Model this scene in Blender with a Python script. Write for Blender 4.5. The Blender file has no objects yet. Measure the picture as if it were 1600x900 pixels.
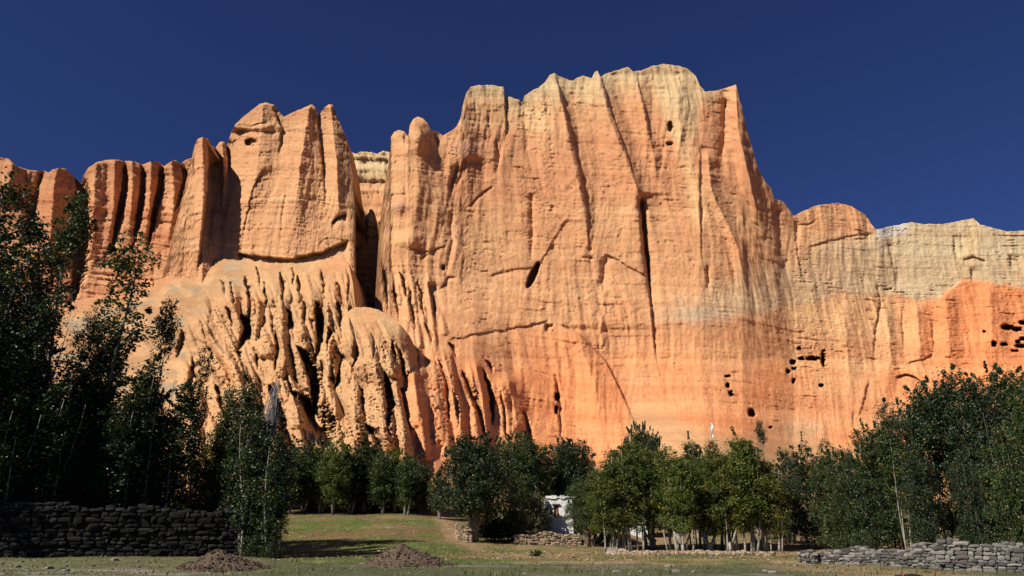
import bpy, math, random
import numpy as np
from mathutils import Vector, Matrix

R = math.radians
S = bpy.context.scene
col = S.collection
# ------------------------------------------------------------------ camera
CZ = 1.3
PITCH = math.atan(388 / 1200)
cam_d = bpy.data.cameras.new('camera')
cam_d.sensor_width = 36
cam_d.lens = 27
cam_d.clip_end = 6000
cam = bpy.data.objects.new('camera', cam_d)
cam.location = (0, 0, CZ)
cam.rotation_euler = (math.pi / 2 + PITCH, 0, 0)
col.objects.link(cam)
S.camera = cam
# ------------------------------------------------------------------ sky and sun
SUN_EL = 40
SUN_AZ = (-0.77, -0.64)               # horizontal direction towards the sun
w = bpy.data.worlds.new('World'); S.world = w; w.use_nodes = True
nt = w.node_tree; nt.nodes.clear()
sky = nt.nodes.new('ShaderNodeTexSky'); sky.sky_type = 'NISHITA'; sky.sun_disc = False
sky.sun_elevation = R(SUN_EL)
sky.sun_rotation = math.atan2(SUN_AZ[0], SUN_AZ[1])
sky.altitude = 3500; sky.air_density = 1.35; sky.dust_density = 0.5; sky.ozone_density = 4.5
mulc = nt.nodes.new('ShaderNodeMix'); mulc.data_type = 'RGBA'; mulc.blend_type = 'MULTIPLY'
mulc.inputs[0].default_value = 1; mulc.inputs[7].default_value = (0.38, 0.43, 0.76, 1)
bg = nt.nodes.new('ShaderNodeBackground'); bg.inputs[1].default_value = 0.05
wo = nt.nodes.new('ShaderNodeOutputWorld')
nt.links.new(sky.outputs[0], mulc.inputs[6]); nt.links.new(mulc.outputs[2], bg.inputs[0]); nt.links.new(bg.outputs[0], wo.inputs[0])
sd = bpy.data.lights.new('sun', 'SUN'); sd.energy = 5.0; sd.angle = R(0.5); sd.color = (1.0, 0.93, 0.82)
so = bpy.data.objects.new('sun', sd); col.objects.link(so)
ce = math.cos(R(SUN_EL))
n = math.hypot(*SUN_AZ)
tosun = Vector((SUN_AZ[0] / n * ce, SUN_AZ[1] / n * ce, math.sin(R(SUN_EL))))
so.rotation_euler = tosun.to_track_quat('Z', 'Y').to_euler()
so.location = (0, 0, 300)
S.view_settings.view_transform = 'Standard'; S.view_settings.look = 'None'
S.view_settings.exposure = 0.33; S.view_settings.gamma = 1.0; S.view_settings.use_curve_mapping = False
S.render.engine = 'CYCLES'
S.cycles.diffuse_bounces = 1; S.cycles.max_bounces = 6

# ------------------------------------------------------------------ helpers
cp, sp = math.cos(PITCH), math.sin(PITCH)

def ray(px, py):
    a = (np.asarray(px, float) - 800) / 1200
    b = (450 - np.asarray(py, float)) / 1200
    return a, cp - b * sp, sp + b * cp

def world(px, py, Y):
    """The place at distance Y (metres north of the camera) seen at a measured bearing."""
    a, y, z = ray(px, py)
    k = Y / y
    return a * k, Y + 0 * k, CZ + z * k

def P(px, py, Y):
    a, b, c = world(px, py, Y)
    return Vector((float(a), float(b), float(c)))

def hash2(ix, iy, seed):
    h = (ix.astype(np.int64) * 374761393 + iy.astype(np.int64) * 668265263 + seed * 1442695041) & 0xffffffff
    h = ((h ^ (h >> 13)) * 1274126177) & 0xffffffff
    return (h ^ (h >> 16)) & 0xffffffff

def noise(x, y, seed=0):
    x = np.asarray(x, float); y = np.asarray(y, float)
    x, y = np.broadcast_arrays(x, y)
    ix = np.floor(x); iy = np.floor(y); fx = x - ix; fy = y - iy
    ux = fx * fx * fx * (fx * (fx * 6 - 15) + 10); uy = fy * fy * fy * (fy * (fy * 6 - 15) + 10)
    def g(dx, dy):
        a = hash2(ix + dx, iy + dy, seed) * (2 * math.pi / 4294967296.0)
        return np.cos(a) * (fx - dx) + np.sin(a) * (fy - dy)
    n0 = g(0, 0) * (1 - ux) + g(1, 0) * ux
    n1 = g(0, 1) * (1 - ux) + g(1, 1) * ux
    return (n0 * (1 - uy) + n1 * uy) * 1.5

def fbm(x, y, seed=0, o=4, gain=.5):
    s = 0; a = 1; t = 0
    for i in range(o):
        s = s + a * noise(x * 2.03 ** i, y * 2.03 ** i, seed + i * 17); t += a; a *= gain
    return s / t

def smooth(a, b, x):
    t = np.clip((x - a) / (b - a), 0, 1)
    return t * t * (3 - 2 * t)

def link(o, parent=None):
    col.objects.link(o)
    if parent is not None: o.parent = parent
    return o

def mesh_np(name, V, F, mats, C=None, smooth_=False, mi=None, extra=None):
    """V (n,3), F list of arrays (m,k) -> mesh datablock"""
    me = bpy.data.meshes.new(name)
    if not isinstance(F, (list, tuple)): F = [F]
    V = np.asarray(V, np.float32)
    me.vertices.add(len(V)); me.vertices.foreach_set('co', V.ravel())
    loops = np.concatenate([f.ravel() for f in F]).astype(np.int32)
    sizes = np.concatenate([np.full(len(f), f.shape[1], np.int32) for f in F])
    starts = np.concatenate([[0], np.cumsum(sizes)[:-1]]).astype(np.int32)
    me.loops.add(len(loops)); me.loops.foreach_set('vertex_index', loops)
    me.polygons.add(len(sizes)); me.polygons.foreach_set('loop_start', starts)
    try: me.polygons.foreach_set('loop_total', sizes)
    except Exception: pass
    if mi is not None: me.polygons.foreach_set('material_index', np.asarray(mi, np.int32))
    me.update(calc_edges=True)
    me.polygons.foreach_set('use_smooth', np.full(len(sizes), smooth_, bool))
    if C is not None:
        a = me.color_attributes.new('Col', 'FLOAT_COLOR', 'POINT')
        cc = np.ones((len(V), 4), np.float32); cc[:, :C.shape[1]] = C
        a.data.foreach_set('color', cc.ravel())
    for m in (mats if isinstance(mats, (list, tuple)) else [mats]): me.materials.append(m)
    return me

def new_object(name, data):
    for i in range(4):                      # Blender 4.5 now and then fails to wrap a new object: ask again
        try: return bpy.data.objects.new(name, data)
        except MemoryError: pass
    return bpy.data.objects.new(name, data)

def obj(name, me, parent=None, **kw):
    o = new_object(name, me)
    for k, v in kw.items(): o[k] = v
    return link(o, parent)

def empty(name, loc, label, cat, group=None, rz=0):
    o = new_object(name, None); link(o); o.location = loc; o.rotation_euler = (0, 0, rz)
    o.empty_display_size = .3
    o['label'] = label; o['category'] = cat
    if group: o['group'] = group
    return o

class MB:
    """collects simple solids, then makes one mesh"""
    def __init__(s): s.v = []; s.f = []; s.n = 0
    def add(s, V, F):
        for f in F: s.f.append([i + s.n for i in f])
        s.v.extend([tuple(p) for p in V]); s.n += len(V)
    def box(s, c, d, rz=0, jit=0, rng=random):
        M = Matrix.Rotation(rz, 3, 'Z')
        V = []
        for z in (-1, 1):
            for x, y in ((-1, -1), (1, -1), (1, 1), (-1, 1)):
                p = Vector((x * d[0] / 2, y * d[1] / 2, z * d[2] / 2))
                if jit: p += Vector((rng.uniform(-jit, jit) * d[0], rng.uniform(-jit, jit) * d[1], rng.uniform(-jit, jit) * d[2]))
                V.append(M @ p + Vector(c))
        s.add(V, [(3, 2, 1, 0), (4, 5, 6, 7), (0, 1, 5, 4), (1, 2, 6, 5), (2, 3, 7, 6), (3, 0, 4, 7)])
    def tube(s, pts, rad, k=7, cap=True):
        pts = [Vector(p) for p in pts]; V = []
        for i, p in enumerate(pts):
            t = (pts[min(i + 1, len(pts) - 1)] - pts[max(i - 1, 0)]).normalized()
            a = t.cross(Vector((0.1, 1, 0.05))).normalized(); b = t.cross(a)
            for j in range(k):
                an = 2 * math.pi * j / k
                V.append(p + (a * math.cos(an) + b * math.sin(an)) * rad[i])
        F = []
        for i in range(len(pts) - 1):
            for j in range(k):
                F.append((i * k + j, i * k + (j + 1) % k, (i + 1) * k + (j + 1) % k, (i + 1) * k + j))
        if cap: F.append(tuple(range(k - 1, -1, -1))); F.append(tuple((len(pts) - 1) * k + j for j in range(k)))
        s.add(V, F)
    def mesh(s, name, mats, smooth_=False):
        me = bpy.data.meshes.new(name); me.from_pydata(s.v, [], s.f); me.update()
        for p in me.polygons: p.use_smooth = smooth_
        for m in (mats if isinstance(mats, (list, tuple)) else [mats]): me.materials.append(m)
        return me

# ------------------------------------------------------------------ materials
def mat(name):
    m = bpy.data.materials.new(name); m.use_nodes = True
    t = m.node_tree; b = t.nodes['Principled BSDF']
    return m, t, b

def N(t, kind, **kw):
    n = t.nodes.new(kind)
    for k, v in kw.items(): setattr(n, k, v)
    return n

def noise_node(t, scale, detail=5, rough=.6, vec=None, dist=0):
    n = N(t, 'ShaderNodeTexNoise'); n.inputs['Scale'].default_value = scale; n.inputs['Detail'].default_value = detail
    n.inputs['Roughness'].default_value = rough; n.inputs['Distortion'].default_value = dist
    if vec is not None: t.links.new(vec, n.inputs['Vector'])
    return n

def ramp(t, fac, stops):
    r = N(t, 'ShaderNodeValToRGB'); e = r.color_ramp.elements
    while len(e) < len(stops): e.new(.5)
    for i, (p, c) in enumerate(stops):
        e[i].position = p; e[i].color = (c, c, c, 1) if not hasattr(c, '__len__') else (*c, 1)
    t.links.new(fac, r.inputs[0]); return r

def mulrgb(t, a, b, fac=1.0):
    m = N(t, 'ShaderNodeMix', data_type='RGBA', blend_type='MULTIPLY'); m.inputs[0].default_value = fac
    t.links.new(a, m.inputs[6]); t.links.new(b, m.inputs[7]); return m.outputs[2]

def rock_material():
    m, t, b = mat('sandstone_cliff')
    at = N(t, 'ShaderNodeAttribute', attribute_name='Col')
    g = N(t, 'ShaderNodeTexCoord')
    mp = N(t, 'ShaderNodeMapping'); mp.inputs['Scale'].default_value = (1, 1, 3.2); t.links.new(g.outputs['Object'], mp.inputs[0])
    mp2 = N(t, 'ShaderNodeMapping'); mp2.inputs['Scale'].default_value = (1, 1, .22); t.links.new(g.outputs['Object'], mp2.inputs[0])
    n1 = noise_node(t, .55, 8, .68, mp.outputs[0]); r1 = ramp(t, n1.outputs[0], [(.28, .82), (.5, 1.0), (.72, 1.14)])
    n2 = noise_node(t, .5, 6, .62, mp2.outputs[0]); r2 = ramp(t, n2.outputs[0], [(.3, .95), (.7, 1.05)])
    c = mulrgb(t, mulrgb(t, at.outputs['Color'], r1.outputs[0]), r2.outputs[0])
    n4 = noise_node(t, 2.4, 6, .75, g.outputs['Object']); r4 = ramp(t, n4.outputs[0], [(.33, .74), (.43, 1.0), (.7, 1.08)])
    c = mulrgb(t, c, r4.outputs[0])
    t.links.new(c, b.inputs['Base Color']); b.inputs['Roughness'].default_value = .95
    b.inputs['Specular IOR Level'].default_value = .12
    n3 = noise_node(t, 1.1, 9, .72, mp.outputs[0])
    bu = N(t, 'ShaderNodeBump'); bu.inputs['Strength'].default_value = .5; bu.inputs['Distance'].default_value = .5
    t.links.new(n3.outputs[0], bu.inputs['Height']); t.links.new(bu.outputs[0], b.inputs['Normal'])
    return m
ROCK = rock_material()

def ground_material():
    m, t, b = mat('meadow_ground')
    at = N(t, 'ShaderNodeAttribute', attribute_name='Col'); g = N(t, 'ShaderNodeTexCoord')
    n1 = noise_node(t, 1.3, 8, .7, g.outputs['Object']); r1 = ramp(t, n1.outputs[0], [(.3, .6), (.5, 1.0), (.7, 1.35)])
    n2 = noise_node(t, 9, 5, .7, g.outputs['Object']); r2 = ramp(t, n2.outputs[0], [(.35, .6), (.65, 1.35)])
    c = mulrgb(t, mulrgb(t, at.outputs['Color'], r1.outputs[0]), r2.outputs[0])
    t.links.new(c, b.inputs['Base Color']); b.inputs['Roughness'].default_value = 1; b.inputs['Specular IOR Level'].default_value = .1
    bu = N(t, 'ShaderNodeBump'); bu.inputs['Strength'].default_value = .8; bu.inputs['Distance'].default_value = .12
    t.links.new(n2.outputs[0], bu.inputs['Height']); t.links.new(bu.outputs[0], b.inputs['Normal'])
    return m
GROUND = ground_material()

def stony(name, c0, c1, scale=3, bump=.03, rough=.9):
    m, t, b = mat(name); g = N(t, 'ShaderNodeTexCoord'); oi = N(t, 'ShaderNodeNewGeometry')
    n1 = noise_node(t, scale, 6, .7, g.outputs['Object'])
    mx = N(t, 'ShaderNodeMix', data_type='RGBA'); mx.inputs[6].default_value = (*c0, 1); mx.inputs[7].default_value = (*c1, 1)
    ad = N(t, 'ShaderNodeMath', operation='ADD'); sc = N(t, 'ShaderNodeMath', operation='MULTIPLY'); sc.inputs[1].default_value = .9
    t.links.new(oi.outputs['Random Per Island'], sc.inputs[0]); t.links.new(sc.outputs[0], ad.inputs[0])
    s2 = N(t, 'ShaderNodeMath', operation='MULTIPLY_ADD'); s2.inputs[1].default_value = 1.2; s2.inputs[2].default_value = -.5
    t.links.new(n1.outputs[0], s2.inputs[0]); t.links.new(s2.outputs[0], ad.inputs[1])
    ad.use_clamp = True
    t.links.new(ad.outputs[0], mx.inputs[0]); t.links.new(mx.outputs[2], b.inputs['Base Color'])
    b.inputs['Roughness'].default_value = rough; b.inputs['Specular IOR Level'].default_value = .2
    n2 = noise_node(t, scale * 4, 5, .7, g.outputs['Object'])
    bu = N(t, 'ShaderNodeBump'); bu.inputs['Distance'].default_value = bump; t.links.new(n2.outputs[0], bu.inputs['Height'])
    t.links.new(bu.outputs[0], b.inputs['Normal'])
    return m

def stone_obj_material(name, c0, c1, c2):
    """stones that are objects of their own: colour varies from object to object"""
    m, t, b = mat(name); g = N(t, 'ShaderNodeTexCoord'); oi = N(t, 'ShaderNodeObjectInfo')
    r = ramp(t, oi.outputs['Random'], [(0, c0), (.5, c1), (1, c2)])
    n1 = noise_node(t, 5, 6, .7, g.outputs['Object']); r1 = ramp(t, n1.outputs[0], [(.3, .65), (.7, 1.35)])
    t.links.new(mulrgb(t, r.outputs[0], r1.outputs[0]), b.inputs['Base Color'])
    b.inputs['Roughness'].default_value = .9; b.inputs['Specular IOR Level'].default_value = .2
    n2 = noise_node(t, 14, 5, .7, g.outputs['Object'])
    bu = N(t, 'ShaderNodeBump'); bu.inputs['Distance'].default_value = .03; t.links.new(n2.outputs[0], bu.inputs['Height'])
    t.links.new(bu.outputs[0], b.inputs['Normal'])
    return m

def leaf_material(name, stops, gloss=.45, trans=.25):
    m, t, b = mat(name); t.nodes.remove(b)
    out = t.nodes['Material Output']
    geo = N(t, 'ShaderNodeNewGeometry'); oi = N(t, 'ShaderNodeObjectInfo')
    r = ramp(t, geo.outputs['Random Per Island'], stops)
    r.color_ramp.interpolation = 'LINEAR'
    tc = N(t, 'ShaderNodeTexCoord'); nn = noise_node(t, .8, 3, .5, tc.outputs['Object']); rr = ramp(t, nn.outputs[0], [(.3, .62), (.7, 1.35)])
    c = mulrgb(t, r.outputs[0], rr.outputs[0])
    ro = ramp(t, oi.outputs['Random'], [(0, .8), (1, 1.2)])
    c = mulrgb(t, c, ro.outputs[0])
    p = N(t, 'ShaderNodeBsdfPrincipled'); t.links.new(c, p.inputs['Base Color']); p.inputs['Roughness'].default_value = gloss
    p.inputs['Specular IOR Level'].default_value = .4
    tr = N(t, 'ShaderNodeBsdfTranslucent')
    br = N(t, 'ShaderNodeMix', data_type='RGBA', blend_type='MULTIPLY'); br.inputs[0].default_value = 1
    t.links.new(c, br.inputs[6]); br.inputs[7].default_value = (1.5, 1.7, .5, 1)
    t.links.new(br.outputs[2], tr.inputs[0])
    ms = N(t, 'ShaderNodeMixShader'); ms.inputs[0].default_value = trans
    t.links.new(p.outputs[0], ms.inputs[1]); t.links.new(tr.outputs[0], ms.inputs[2]); t.links.new(ms.outputs[0], out.inputs[0])
    return m
G1 = (.014, .028, .010); G2 = (.030, .052, .016); G3 = (.055, .082, .024); YL = (.30, .21, .03); OL = (.11, .12, .03)
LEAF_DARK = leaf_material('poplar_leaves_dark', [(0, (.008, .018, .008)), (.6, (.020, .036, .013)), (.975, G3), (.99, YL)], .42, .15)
LEAF_MID = leaf_material('poplar_leaves_green', [(0, G1), (.35, G2), (.9, G3), (.95, OL), (.985, YL)])
LEAF_LIGHT = leaf_material('poplar_leaves_light', [(0, G2), (.3, (.085, .125, .03)), (.75, (.14, .18, .042)), (.92, (.18, .19, .04)), (.97, YL)], .45, .35)
LEAF_YELLOW = leaf_material('poplar_leaves_turning', [(0, G2), (.35, G3), (.6, OL), (.85, YL), (1, (.42, .3, .05))], .45, .3)
LEAF_OLIVE = leaf_material('willow_leaves_olive', [(0, (.08, .085, .04)), (.6, (.13, .125, .06)), (1, (.19, .17, .08))], .6, .2)

def bark_material(name, c0, c1):
    m, t, b = mat(name); g = N(t, 'ShaderNodeTexCoord')
    mp = N(t, 'ShaderNodeMapping'); mp.inputs['Scale'].default_value = (6, 6, 1.4); t.links.new(g.outputs['Object'], mp.inputs[0])
    n1 = noise_node(t, 1.5, 7, .7, mp.outputs[0]); r = ramp(t, n1.outputs[0], [(.35, c0), (.6, c1)])
    t.links.new(r.outputs[0], b.inputs['Base Color']); b.inputs['Roughness'].default_value = .9
    bu = N(t, 'ShaderNodeBump'); bu.inputs['Distance'].default_value = .04; t.links.new(n1.outputs[0], bu.inputs['Height'])
    t.links.new(bu.outputs[0], b.inputs['Normal'])
    return m
BARK_PALE = bark_material('pale_bark', (.13, .115, .09), (.42, .39, .32))
BARK_DARK = bark_material('grey_bark', (.06, .05, .04), (.20, .17, .13))
BARK_BROWN = bark_material('old_willow_bark', (.10, .075, .05), (.34, .26, .18))
BARK_WHITE = bark_material('bleached_twigs', (.3, .29, .28), (.46, .45, .44))
STONE = stony('dry_stone', (.055, .052, .048), (.27, .25, .22))
STONE_TAN = stony('tan_rubble', (.13, .09, .06), (.42, .32, .22))
STONE_OBJ = stone_obj_material('wall_stone', (.065, .063, .058), (.14, .13, .12), (.30, .28, .25))
STONE_SHADED_OBJ = stone_obj_material('shaded_wall_stone', (.006, .006, .006), (.011, .0105, .010), (.028, .026, .024))  # left wall: its deep shade is put into near-black stone colours
MORTAR = stony('wall_core', (.02, .018, .016), (.05, .046, .04))
GRAVEL = stony('gravel', (.035, .026, .020), (.17, .12, .085), 6, .05)
GRAVEL_TAN = stony('gravel_tan', (.09, .06, .04), (.26, .19, .12), 6, .05)

# ------------------------------------------------------------------ ground
def zc(Y, left):
    ks = [0, 30, 40, 48, 56, 65, 75, 88, 108, 160, 300]
    a = np.interp(Y, ks, [0, 0, .04, .1, .38, .97, 2.0, 3.8, 6.2, 14, 30])
    b = np.interp(Y, ks, [0, 0, .0, .0, .06, .6, 1.4, 2.7, 5.5, 14, 30])
    return a * left + b * (1 - left)

def terrain(X, Y, fine=True):
    X = np.asarray(X, float); Y = np.asarray(Y, float)
    u = X / np.maximum(Y, 1) * 1200 + 800               # bearing
    left = 1 - smooth(640, 800, u)
    z = zc(Y, left)
    # berm in front of the dark wall at the left
    z = z + .42 * (1 - smooth(-13, -7, X)) * np.exp(-((Y - 35.5 - (X + 18) * .10) / 2.4) ** 2)
    z = z + smooth(0, 60, np.abs(X) - 60) * 4 * smooth(40, 110, Y)
    z = z + .10 * fbm(X * .22, Y * .22, 5, 3) + .22 * fbm(X * .06, Y * .06, 9, 2) * smooth(30, 70, Y)
    z = z + .12 * smooth(0, 1.2, Y - 40 - 1.3 * noise(X * .12, 3.3, 4)) * smooth(-16, -9, X)
    z = z + .55 * smooth(63.6, 64.6, Y) * (1 - smooth(75, 85, Y)) * smooth(795, 815, u) * (1 - smooth(960, 1000, u))
    if fine: z = z + .035 * fbm(X * 1.6, Y * 1.6, 12, 3)
    return z

def gz(x, y): return float(terrain(np.array([x]), np.array([y]))[0])

def make_ground():
    ys = np.concatenate([np.linspace(-60, 24, 12), np.arange(26, 50, .2), np.arange(50, 92, .33), np.geomspace(92, 420, 50), [700, 1500, 4000]])
    us = np.linspace(-1, 1, 420)
    YY, UU = np.meshgrid(ys, us, indexing='ij')
    half = np.where(YY < 26, 80, YY * .95 + 55)
    XX = UU * half
    ZZ = terrain(XX, YY)
    ZZ = np.where(YY > 420, np.minimum(ZZ, 30), ZZ)
    n0, n1 = XX.shape
    V = np.stack([XX, YY, ZZ], -1).reshape(-1, 3)
    idx = np.arange(n0 * n1).reshape(n0, n1)
    F = np.stack([idx[:-1, :-1], idx[:-1, 1:], idx[1:, 1:], idx[1:, :-1]], -1).reshape(-1, 4)
    X, Y = V[:, 0], V[:, 1]
    u = X / np.maximum(Y, 1) * 1200 + 800
    grass = np.array([.105, .138, .036]); grass2 = np.array([.140, .150, .050]); dry = np.array([.28, .195, .105])
    earth = np.array([.34, .22, .125]); leafl = np.array([.21, .12, .065]); near = np.array([.105, .115, .060])
    k = fbm(X * .13, Y * .2, 31, 4); k2 = fbm(X * .5, Y * .9, 37, 4); k3 = fbm(X * .05, Y * .11, 41, 3)
    C = grass[None] * np.ones((len(X), 1))
    def mixc(c, f):
        nonlocal C
        f = np.clip(f, 0, 1)[:, None]; C = C * (1 - f) + np.asarray(c)[None] * f
    mixc(grass2, smooth(-.2, .3, k))
    mixc(dry, smooth(.12, .4, k + .5 * k2) * .7)
    mid = smooth(700, 760, u)
    mixc(dry * 1.1, mid * smooth(-.4, .15, k + .4 * k2) * .85)
    mixc(leafl, smooth(-.05, .2, k2 + .6 * k3) * smooth(62, 70, Y) * (1 - mid) * .75)
    mixc(leafl, smooth(.12, .35, k2 + .6 * k3) * smooth(46, 52, Y) * .6)
    nb = 40 + 1.3 * noise(X * .12, 3.3, 4)
    mixc(near, (1 - smooth(-.5, .5, Y - nb)) * .92)
    mixc((.20, .18, .14), (1 - smooth(-.5, .5, Y - nb)) * smooth(.12, .4, k + .5 * k2) * .8)
    mixc((.30, .27, .22), np.exp(-((X + 3.6) / 3.0) ** 2 - ((Y - 37) / .8) ** 2) * .8)
    mixc((.24, .21, .17), np.exp(-((X - 6.5) / 5) ** 2 - ((Y - 36.5) / .7) ** 2) * .8)
    mixc((.17, .15, .075), (1 - smooth(-13, -8, X)) * (1 - smooth(37, 40, Y)) * .6)
    mixc((.26, .23, .18), (1 - smooth(-13, -9, X)) * (1 - smooth(31.5, 33, Y)) * smooth(-.1, .15, k2))
    px_ = np.interp(Y, [41, 46, 51, 56, 61, 66, 72, 80, 88], [6, 3.0, .3, -1.7, -3.4, -4.6, -5.4, -6.6, -7.8])
    mixc(earth, np.exp(-((X - px_) / (.8 + .3 * k2)) ** 4) * smooth(43, 48, Y))
    mixc(earth, np.exp(-((Y - 49 - .16 * X + .6 * k) / 1.0) ** 2) * smooth(-10, -2, X) * (1 - smooth(5, 9, X)) * .75)
    tx = np.interp(Y, [37, 52, 68, 86, 110], [14.0, 18.3, 24.0, 30.0, 38])
    mixc(dry * 1.15, np.exp(-((X - tx) / 2.8) ** 4) * .95)
    mixc(grass, np.exp(-((X - tx - 1) / 2.6) ** 2 - ((Y - 48) / 3.0) ** 2) * .9)
    # leaf litter along the foot of the right wall
    mixc((.34, .25, .09), np.exp(-((Y - 31.6) / .5) ** 2) * smooth(12, 14, X) * (.5 + k2))
    mixc((.50, .27, .12), smooth(96, 112, Y))
    o = obj('ground', mesh_np('ground', V, F, GROUND, C, True)); o['kind'] = 'structure'
make_ground()

# ------------------------------------------------------------------ cliffs
def lin(r, g, b):
    f = lambda c: ((c / 255 + .055) / 1.055) ** 2.4 if c > 10 else c / 255 / 12.92
    return np.array([f(r), f(g), f(b)])
ALB = 1.0
C_TAN = np.array([.59, .310, .153]); C_OR = np.array([.63, .264, .114]); C_RED = np.array([.54, .240, .118])
C_CREAM = np.array([.58, .415, .225]); C_GREY = np.array([.48, .40, .25]); C_BROWN = np.array([.40, .19, .09])
C_WHITE = np.array([.56, .54, .48]); C_SAND = np.array([.50, .285, .140]); C_YEL = np.array([.62, .385, .190])

class Layer:
    def __init__(s, name, u0, u1, top, bottom, depth, su=1.5, rows=300, jag=1.5, seed=0):
        s.name = name; s.seed = seed
        us = np.arange(u0, u1, su)
        tp = np.array(top, float)
        tv = np.interp(us, tp[:, 0], tp[:, 1])
        tv = tv + jag * fbm(us * .12, us * 0 + seed, seed, 4)
        bt = np.interp(us, [p[0] for p in bottom], [p[1] for p in bottom])
        t = np.linspace(0, 1, rows)
        s.U = us[None, :] * np.ones((rows, 1)); s.V = tv[None, :] * (1 - t[:, None]) + bt[None, :] * t[:, None]
        s.top = tv
        s.Y = depth(s.U, s.V) + 0 * s.U
        X, _, Z = world(s.U, s.V, s.Y)
        s.X = (s.U - 800) * .185 * 3713 / (s.V + 3263); s.Z = Z                      # noise coordinates
        s.g = 1.0; s.fb = .5
    def wig(s, a, f=.05, k=0):
        if not hasattr(s, 'W'):
            s.W = [fbm(s.U * ff, s.V * ff * 1.3, s.seed + 50 + i, 3) for i, ff in enumerate((.06, .06, .06, .2))]
        if f >= .15: return a * s.W[3]
        return a * s.W[k % 3]
    def line(s, pts, wob=3, k=0, fade=8):
        """signed horizontal offset from a steep line, and its end fade"""
        p = np.array(pts, float)
        xc = np.interp(s.V, p[:, 1], p[:, 0])
        du = s.U - xc + s.wig(wob, .06, k)
        fb = max(fade, s.fb * (p[-1, 1] - p[0, 1]))
        f = smooth(p[0, 1] - 1, p[0, 1] + fade, s.V) * (1 - smooth(p[-1, 1] - fb, p[-1, 1] + 1, s.V)) * s.g
        return du, f
    def hline(s, pts, wob=2, k=0, fade=8):
        p = np.array(pts, float)
        yc = np.interp(s.U, p[:, 0], p[:, 1])
        dv = s.V - yc + s.wig(wob, .06, k)
        f = smooth(p[0, 0] - 1, p[0, 0] + fade, s.U) * (1 - smooth(p[-1, 0] - fade, p[-1, 0] + 1, s.U)) * s.g
        return dv, f
    def groove(s, pts, d, w, wob=3, k=0, fade=10, pw=1.3):
        du, f = s.line(pts, wob, k, fade); s.Y += d * np.exp(-(np.abs(du) / w) ** pw) * f; return s
    def ridge(s, pts, d, wl, wr, wob=3, k=0, fade=14):
        du, f = s.line(pts, wob, k, fade)
        s.Y -= (d * 1.1 if s.g < 1 else d) * f * np.where(du < 0, np.clip(1 + du / wl, 0, 1) ** 1.4, np.clip(1 - du / wr, 0, 1) ** 1.4); return s
    def step(s, pts, d, w, wob=3, k=0, fade=10, e=1.2):
        du, f = s.line(pts, wob, k, fade)
        s.Y += d * f * smooth(-e, e, du) * np.exp(-np.clip(du, 0, None) / w); return s
    def stepl(s, pts, d, w, wob=3, k=0, fade=10, e=1.5):   # left side stands proud
        du, f = s.line(pts, wob, k, fade)
        s.Y -= d * f * smooth(-e, e, -du) * np.exp(-np.clip(-du, 0, None) / w); return s
    def ledge(s, pts, d, w, wob=2, k=0, fade=10, e=1.0):
        dv, f = s.hline(pts, wob, k, fade)
        s.Y += d * f * smooth(-e, e, dv) * np.exp(-np.clip(dv, 0, None) / w); return s
    def hgroove(s, pts, d, w, wob=2, k=0, fade=10):
        dv, f = s.hline(pts, wob, k, fade); s.Y += d * f * np.exp(-(np.abs(dv) / w) ** 1.5); return s
    def gully(s, pts, d, w, wob=4, k=0, a0=.15, sharp=2.2):
        """a lens-shaped cut: sharp on its left lip, easing out to the right"""
        p = np.array(pts, float)
        xc = np.interp(s.V, p[:, 1], p[:, 0]); t = np.clip((s.V - p[0, 1]) / (p[-1, 1] - p[0, 1]), 0, 1)
        we = w * np.sin(np.pi * t ** .8) ** .7 * (1 + s.wig(.5, .2)) + 1e-3
        du = (s.U - xc + s.wig(wob, .06, k) + s.wig(1.5, .2)) / we
        s.Y += d * np.where(we > .3, 1, 0) * smooth(-.08, .25, du) * (1 - smooth(.5, 1.25, du)) * np.sin(np.pi * t) ** .5
        return s
    def lobes(s, uu, items, mask=1):
        """overlapping drip-shaped fins: thin at the top, swelling downhill, with a rounded snout"""
        H_ = np.zeros_like(s.U); wob = s.wig(1.0, .2)
        for (u0, v0, L, w_, h, ln) in items:
            rows_ = (s.V > v0 - 2) & (s.V < v0 + L + 2) & (np.abs(uu - u0 - ln * .5) < w_ * 2.2 + abs(ln))
            if not rows_.any(): continue
            t = np.clip((s.V[rows_] - v0) / L, 0, 1)
            wt = w_ * (.28 + .72 * t ** .8)
            x = (uu[rows_] - u0 - ln * t + wob[rows_] * w_ * .25) / wt
            # steeper on the right flank than on the left
            prof = np.clip(1 - np.where(x < 0, np.abs(x) ** 1.0, np.abs(x * 1.15) ** 1.5), 0, 1)
            lon = (.25 + .75 * t ** .75) * np.sqrt(np.clip(1 - np.clip((t - .72) / .28, 0, 1) ** 2, 0, 1)) * smooth(0, .12, t)
            H_[rows_] = np.maximum(H_[rows_], h * prof * lon)
        s.Y -= H_ * mask
        return s
    def cave(s, u, v, ru, rv, d=5):
        r = (np.abs(s.U - u + s.wig(3, .2, 9)) / ru) ** 2.6 + (np.abs(s.V - v + s.wig(2, .06, 8)) / rv) ** 2.6 + s.wig(.9, .2)
        s.Y += d * (1 - smooth(.5, 1.3, r)); return s
    def blob(s, u, v, ru, rv, d):
        r = ((s.U - u) / ru) ** 2 + ((s.V - v) / rv) ** 2
        s.Y -= d * np.exp(-r * 1.5); return s
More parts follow.
